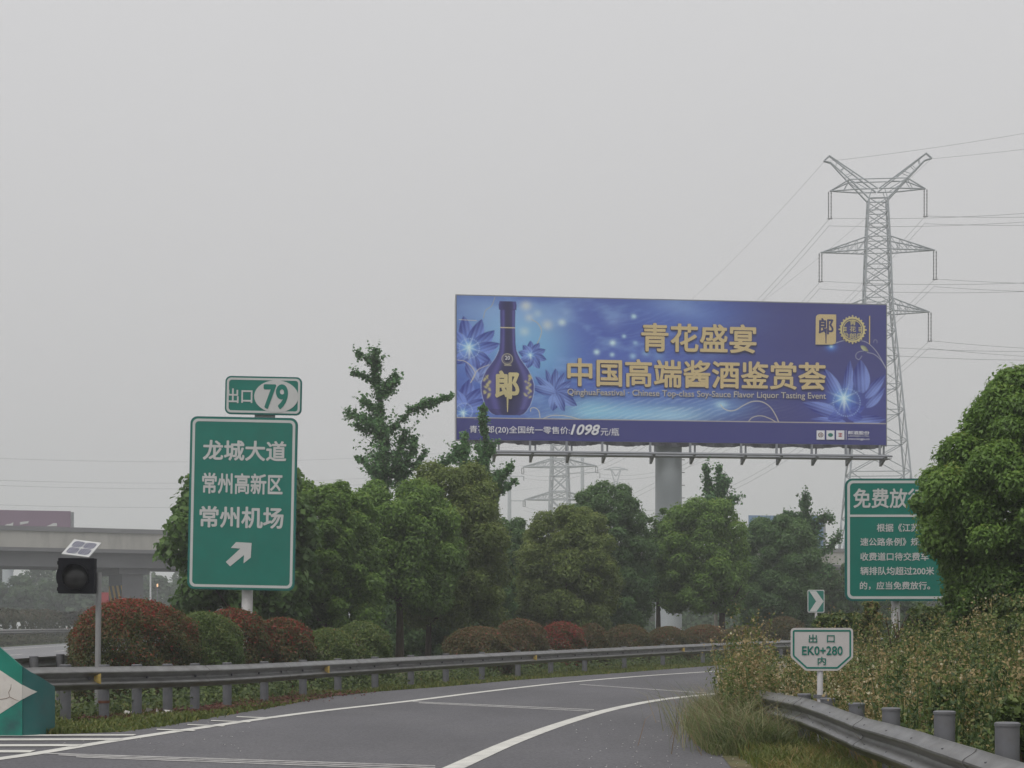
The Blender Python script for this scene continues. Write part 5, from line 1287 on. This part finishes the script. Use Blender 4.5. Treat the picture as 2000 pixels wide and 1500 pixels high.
# left verge grass
n = 52000; dd = 21.2 + (rng.random(n)**1.7)*48; ge = np.interp(dd, [p[1] for p in GE], [p[0] for p in GE]); rx_ = np.interp(dd, rp3[:, 1], rp3[:, 0]); rx_ = np.where(dd < 23, ge-.6, rx_)
w_ = rng.random(n)**1.3; base = np.stack([ge + .10*rng.normal(0, 1, n)*.6 - .05 - w_*np.maximum(.8, ge - rx_ + 1.6), dd, np.full(n, .003)], 1)
h_ = rng.uniform(.03, .11, n) + .10*rng.random(n)*(w_ > .5) + .03*np.sin(base[:, 0]*2.3)*np.sin(dd*1.1)
V = blades(rng, base, np.clip(h_, .04, .4), rng.uniform(.2, .9, n), rng.uniform(.012, .028, n)*(1 + dd/60))
o = quads_mesh('verge_grass', V, np.tile(np.clip(rng.normal(.38, .2, n), 0, 1), 2), M['grass']); tag(o, 'short yellowish green grass growing along the foot of the left guardrail', 'grass', kind='stuff')
# leafy weeds at the base of the left rail
n = 16000; nc = 330; cd = 23.4 + rng.random(nc)**1.5*42; cx_ = np.interp(cd, rp3[:, 1], rp3[:, 0]) - rng.uniform(.25, 1.5, nc)
pick = rng.integers(0, nc, n); pos = np.stack([cx_[pick] + rng.normal(0, .14, n), cd[pick] + rng.normal(0, .16, n), np.abs(rng.normal(.0, .17, n)) + .03], 1)
o = quads_mesh('verge_weeds', leaves(rng, pos, np.tile(np.array([[0,-.4,.8]]), (n,1)), .075, .6, -.4, .6), np.clip(rng.normal(.45, .22, n), 0, 1), M['shrubleaf']); tag(o, 'leafy green weeds under the left guardrail', 'weeds', kind='stuff')
# fallen red leaves under the bushes
n = 5000; dd = 24 + rng.random(n)*10; rx_ = np.interp(dd, rp3[:, 1], rp3[:, 0]); pos = np.stack([rx_ - .1 + rng.normal(-.2, .35, n), dd, .03 + .05*rng.random(n)], 1)
o = quads_mesh('fallen_leaves', leaves(rng, pos, np.tile(np.array([[0,-.2,1.]]), (n,1)), .06, .6, 0, .5), rng.random(n), M['fallen']); tag(o, 'fallen reddish leaves scattered below the bushes', 'leaves', kind='stuff')

# right bank weeds
def er(d): return np.interp(d, [0,9,17,23,28,34,40,46.5,54,63,73,90], [1.9,2.0,2.25,2.9,4.0,6.2,8.6,11.9,16.5,22.6,30.8,47])
def rrx(d): return np.interp(d, rr3[:, 1], rr3[:, 0])
bz_v = np.vectorize(bank_z)
def weeds(n, seed, dmin, dmax, wmax, hr_, brown, power=1.0, leafs=12, x0=None):
    rng = np.random.default_rng(seed); dd = dmin + (dmax - dmin)*rng.random(n)**power; e0 = np.where(dd < 23.5, rrx(dd) + .28, er(dd) + .05) if x0 is None else x0(dd)
    xx_ = e0 + rng.random(n)**1.15*wmax; z = bz_v(xx_, dd)
    h_ = rng.uniform(*hr_, n)*(.65 + .35*np.clip((xx_ - e0)/1.0, 0, 1))*(1 + .25*np.sin(xx_*2.1 + 1)*np.sin(dd*.9))
    base = np.stack([xx_, dd, z], 1); ln = rng.normal(0, .16, (n, 2)); top = base + np.stack([ln[:, 0]*h_, ln[:, 1]*h_, h_], 1)
    # stems
    wv = rng.uniform(.005, .011, n); a = rng.random(n)*math.pi; sd_ = np.stack([np.cos(a), np.sin(a), np.zeros(n)], 1)*wv[:, None]
    ST = np.stack([base - sd_, base + sd_, top + sd_*.4, top - sd_*.4], 1)
    clump = .5 + .5*np.sin(xx_*1.3 + seed)*np.sin(dd*.55 + 2); tb = np.clip(brown + .62*(clump - .5) + .25*np.sin(xx_*3.1 + dd*1.7) - .22*np.clip((xx_/dd - .17)/.08, 0, 1) + rng.normal(0, .12, n), 0, 1)
    # leaves along the stems
    k = n*leafs; pick = np.repeat(np.arange(n), leafs); q = rng.random(k)**.8; pos = base[pick]*(1-q)[:, None] + top[pick]*q[:, None] + rng.normal(0, .035, (k, 3))*(.6 + (1 - q)[:, None])
    LV = leaves(rng, pos, np.tile(np.array([[0, -.3, .7]]), (k, 1)), .058, .36, -.2, .8); lt = np.clip(tb[pick] + rng.normal(0, .1, k) - .12*(1 - q), 0, .93)
    # seed heads
    m_ = n*5; pick2 = np.repeat(np.arange(n), 5); pos2 = top[pick2] + rng.normal(0, .045, (m_, 3)) - np.array([0, 0, .03]); SH = leaves(rng, pos2, np.tile(np.array([[0,-.6,.5]]), (m_,1)), .034, .75, 0, .8)
    st_ = np.clip(tb[pick2]*.5 + rng.uniform(.3, .62, m_), 0, 1)
    return np.concatenate([ST, LV, SH]), np.concatenate([np.clip(tb*.6 + .1, 0, .8), lt, st_])
V, t_ = weeds(6500, 31, 14.5, 36, 5.2, (.30, 1.0), .47, 1.0, 15)
V2, t2 = weeds(1500, 32, 9, 20, 4.0, (.25, .7), .40, 1.0, 18)
V3, t3 = weeds(700, 33, 25, 38, 6.0, (.8, 1.35), .45, 1.0, 16)
V4, t4 = weeds(2500, 34, 12, 34, 5.5, (.4, 1.15), .17, 1.0, 30)
V5, t5 = weeds(3000, 35, 16, 32, 2.8, (.4, .85), .80, 1.0, 11)
o = quads_mesh('bank_weeds', np.concatenate([V, V2, V3, V4, V5]), np.concatenate([t_, t2, t3, t4, t5]), M['weed']); tag(o, 'tall dry brown and green weeds covering the right hand bank', 'weeds', kind='stuff')
# matted grass between the weeds
n = 60000; dd = 8 + rng.random(n)*30; xx_ = np.where(dd < 23.5, rrx(dd) + .1, er(dd)) + rng.random(n)**1.2*5.5; base = np.stack([xx_, dd, bz_v(xx_, dd)], 1)
V = blades(rng, base, rng.uniform(.15, .5, n), rng.uniform(.3, 1.0, n), rng.uniform(.010, .018, n))
o = quads_mesh('bank_grass', V, np.tile(np.clip(rng.normal(.55, .25, n) + .2*np.sin(xx_*1.9)*np.sin(dd*.8), 0, 1), 2), M['grass']); tag(o, 'matted straw coloured grass between the bank weeds', 'grass', kind='stuff')
# lush overhanging grass tussock before the end of the right rail
n = 20000; q = rng.random(n); dd = 17.6 + q*6.9; cx_ = np.interp(dd, [17.3,18,19.5,21,23,24.5], [2.50,2.38,2.42,2.5,2.70,3.0]); xx_ = cx_ + np.clip(rng.normal(-.0, .20, n), -.42, .24)
base = np.stack([xx_, dd + rng.normal(0, .1, n), np.full(n, .02)], 1); V = blades(rng, base, rng.uniform(.10, .42, n)*(1 + .3*np.sin(dd*3+xx_*4))*np.clip(1 - np.abs(xx_-cx_)*.8, .3, 1), rng.uniform(.4, 1.3, n), rng.uniform(.006, .012, n), .6)
tn = np.clip(rng.normal(.40, .22, n) + .22*np.sin(xx_*6 + 1)*np.sin(dd*2.3) + .3*np.clip((cx_ - .2 - xx_)/.3, 0, 1), 0, 1)
n2 = 1500; dd2 = 17.6 + rng.random(n2)*6.5; cx2 = np.interp(dd2, [17.3,18,19.5,21,23,24.5], [2.50,2.38,2.42,2.5,2.70,3.0]) + rng.normal(-.05, .28, n2)
V2 = blades(rng, np.stack([cx2, dd2, np.full(n2, .02)], 1), rng.uniform(.35, .75, n2), rng.uniform(.4, 1.2, n2), rng.uniform(.005, .009, n2), .6)
o = quads_mesh('tussock_grass', np.concatenate([V, V2]), np.concatenate([tn, tn, np.tile(np.clip(rng.normal(.75, .2, n2), 0, 1), 2)]), M['lush']); tag(o, 'lush overhanging grass spilling onto the road before the right guardrail', 'grass', kind='stuff')
n = 9000; dd = 13.5 + rng.random(n)*5; xx_ = rrx(dd) - .75 + rng.random(n)**.7*.95; base = np.stack([xx_, dd, np.full(n, .02)], 1)
V = blades(rng, base, rng.uniform(.04, .22, n), rng.uniform(.3, 1.2, n), rng.uniform(.006, .013, n))
o = quads_mesh('shoulder_grass', V, np.tile(np.clip(rng.normal(.5, .25, n) + .25*np.sin(xx_*5)*np.sin(dd*2), 0, 1), 2), M['grass']); tag(o, 'patchy grass on the dirt before the near guardrail', 'grass', kind='stuff')
# thin tall flowering weeds at the tip of the bank
V, t_ = weeds(260, 36, 20.0, 27, .45, (.55, 1.6), .26, 1.0, 40, x0=lambda d_: np.interp(d_, [20.0, 27], [2.36, 3.22]))
o = quads_mesh('roadside_weeds', V, t_, M['weed']); tag(o, 'thin tall flowering weeds at the near tip of the bank beside the road', 'weeds', kind='stuff')
# red leaved seedling at the tip
# shrubs on the bank
def shrub(label, u, hw_, vt, vb, d, seed, m='shrubleaf', n=4500, leaf=.10, k=10, name='shrub', asp=.55):
    rng = np.random.default_rng(seed); s_ = d/FPX; zb0 = bank_z(X(u, d), d); o = thing(name, label, 'shrub', (X(u, d), d, zb0), group='green shrubs on the bank')
    bl = auto_blobs(rng, hw_*s_, Z(vb, d) - zb0, Z(vt, d) - zb0, k, br=(.3,.5)); pos, dv, idx = blob_points(rng, bl, n, .45)
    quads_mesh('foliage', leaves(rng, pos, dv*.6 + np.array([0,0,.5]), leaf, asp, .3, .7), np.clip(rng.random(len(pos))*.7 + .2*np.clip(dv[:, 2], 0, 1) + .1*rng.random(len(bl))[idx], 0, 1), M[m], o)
    mb = MB()
    for j in range(5):
        a = j*1.3; mb.tube([(0,0,-.1),(hw_*s_*.3*math.cos(a), hw_*s_*.3*math.sin(a), (Z(vt,d)-zb0)*.5),(hw_*s_*.6*math.cos(a), hw_*s_*.6*math.sin(a), (Z(vt,d)-zb0)*.85)], [.018,.012,.004], 5)
    mb.build('stem', M['stem'], o); return o
shrub('leafy green shrub between the notice sign post and the big tree', 1815, 60, 1185, 1285, 31, 71, n=6000)
shrub('yellow green shrub in front of the lower left corner of the notice sign', 1655, 42, 1196, 1262, 31, 72, n=4500)
shrub('low green shrub on the bank crest below the chevron sign', 1620, 34, 1203, 1245, 33, 73, n=3000)
shrub('dark green shrub under the big tree, right of the bare stems', 1905, 70, 1195, 1330, 28, 74, n=7500)
shrub('bright green leafy shrub at the right edge behind the guardrail', 1985, 40, 1365, 1470, 12, 75, n=2600, leaf=.07)
shrub('tall green shrub at the right edge under the big tree', 1988, 60, 1170, 1370, 22, 76, n=8000)
shrub('fresh green clump in the middle of the brown bank weeds', 1735, 26, 1362, 1392, 17.5, 77, n=1300, leaf=.07)
shrub('green spiky clump on the bank, above the guardrail posts', 1842, 32, 1338, 1410, 16, 78, n=2000, leaf=.09, asp=.25)
shrub('dry brown shrub touching the bottom edge of the notice sign', 1702, 22, 1172, 1250, 30.5, 79, 'weed', n=2600, leaf=.07)
# bare stems
rng = np.random.default_rng(4); d = 26.; o = thing('bare_shrub', 'dark leafless shrub with forked stems before the notice sign post', 'shrub', (X(1755, d), d, bank_z(X(1755, d), d)))
mb = MB()
for pth in (((1760,1335),(1757,1270),(1755,1195)),((1757,1260),(1746,1215)),((1757,1245),(1772,1205)),((1745,1330),(1722,1270),(1700,1225)),((1722,1270),(1712,1230)),((1745,1330),(1738,1265),(1722,1205)),((1785,1338),(1800,1295),(1800,1235)),((1800,1290),(1795,1250)),((1785,1338),(1798,1300),(1790,1230),(1776,1200)),((1770,1340),(1778,1290),(1772,1240)),((1740,1330),(1728,1290),(1690,1245)),((1800,1330),(1835,1280),(1838,1225)),((1835,1285),(1820,1240)),((1790,1335),(1830,1290),(1858,1240))):
    pts = [Vector((X(u, d) - o.location.x + rng.normal(0,.01), rng.normal(0, .12), Z(v, d) - o.location.z)) for u, v in pth]; mb.tube(pts, [.016 - .010*i/(len(pts)-1) for i in range(len(pts))], 5)
mb.build('stem', M['stem'], o)

# litter and pebbles on the gore
rng = np.random.default_rng(6); lx_, ly_ = G(303, 1402); mb = MB()
for i in range(14):
    c = Vector((lx_ + rng.normal(0, .16), ly_ + rng.normal(0, .12), .05 + .02*rng.random())); a = [c + Vector(rng.normal(0, .06, 3)*np.array([1,1,.5])) for _ in range(4)]; mb.add(a, [(0,1,2),(0,2,3),(0,3,1),(1,3,2)])
tag(mb.build('crumpled_litter', M['litterm']), 'crumpled white litter lying on the edge of the grass by the hatching', 'litter')
n = 150; V = []; tt = []
for i in range(n):
    if i < 50: u, v = rng.uniform(100, 520), rng.uniform(1392, 1475)
    else: u, v = rng.uniform(1120, 1460), rng.uniform(1410, 1510)
    x_, y_ = G(u, v); c = np.array([x_, y_, .024]); r_ = rng.uniform(.005, .014); a = rng.random()*6
    V.append([c + np.array([r_*math.cos(a+q), r_*math.sin(a+q), .006*(j % 2)]) for j, q in enumerate((0, 1.5, 3.1, 4.6))])
o = quads_mesh('gravel_specks', np.array(V), rng.random(n), M['litterm']); tag(o, 'pale specks of gravel on the asphalt', 'gravel', kind='stuff')

# ------------------------------------------------------------------ haze
hz = MB(); hz.box(-1000, 1000, -150, 1500, -1.0, 68); hb = hz.build('haze', None)
m = bpy.data.materials.new('haze_air'); m.use_nodes = True; t = m.node_tree; t.nodes.clear()
o = t.nodes.new('ShaderNodeOutputMaterial'); v = t.nodes.new('ShaderNodeVolumePrincipled'); v.inputs['Color'].default_value = (.93,.95,.97,1); v.inputs['Density'].default_value = .00125; v.inputs['Anisotropy'].default_value = .2
t.links.new(v.outputs[0], o.inputs['Volume']); hb.data.materials.append(m); hb['kind'] = 'stuff'; hb['label'] = 'thin grey haze filling the air'
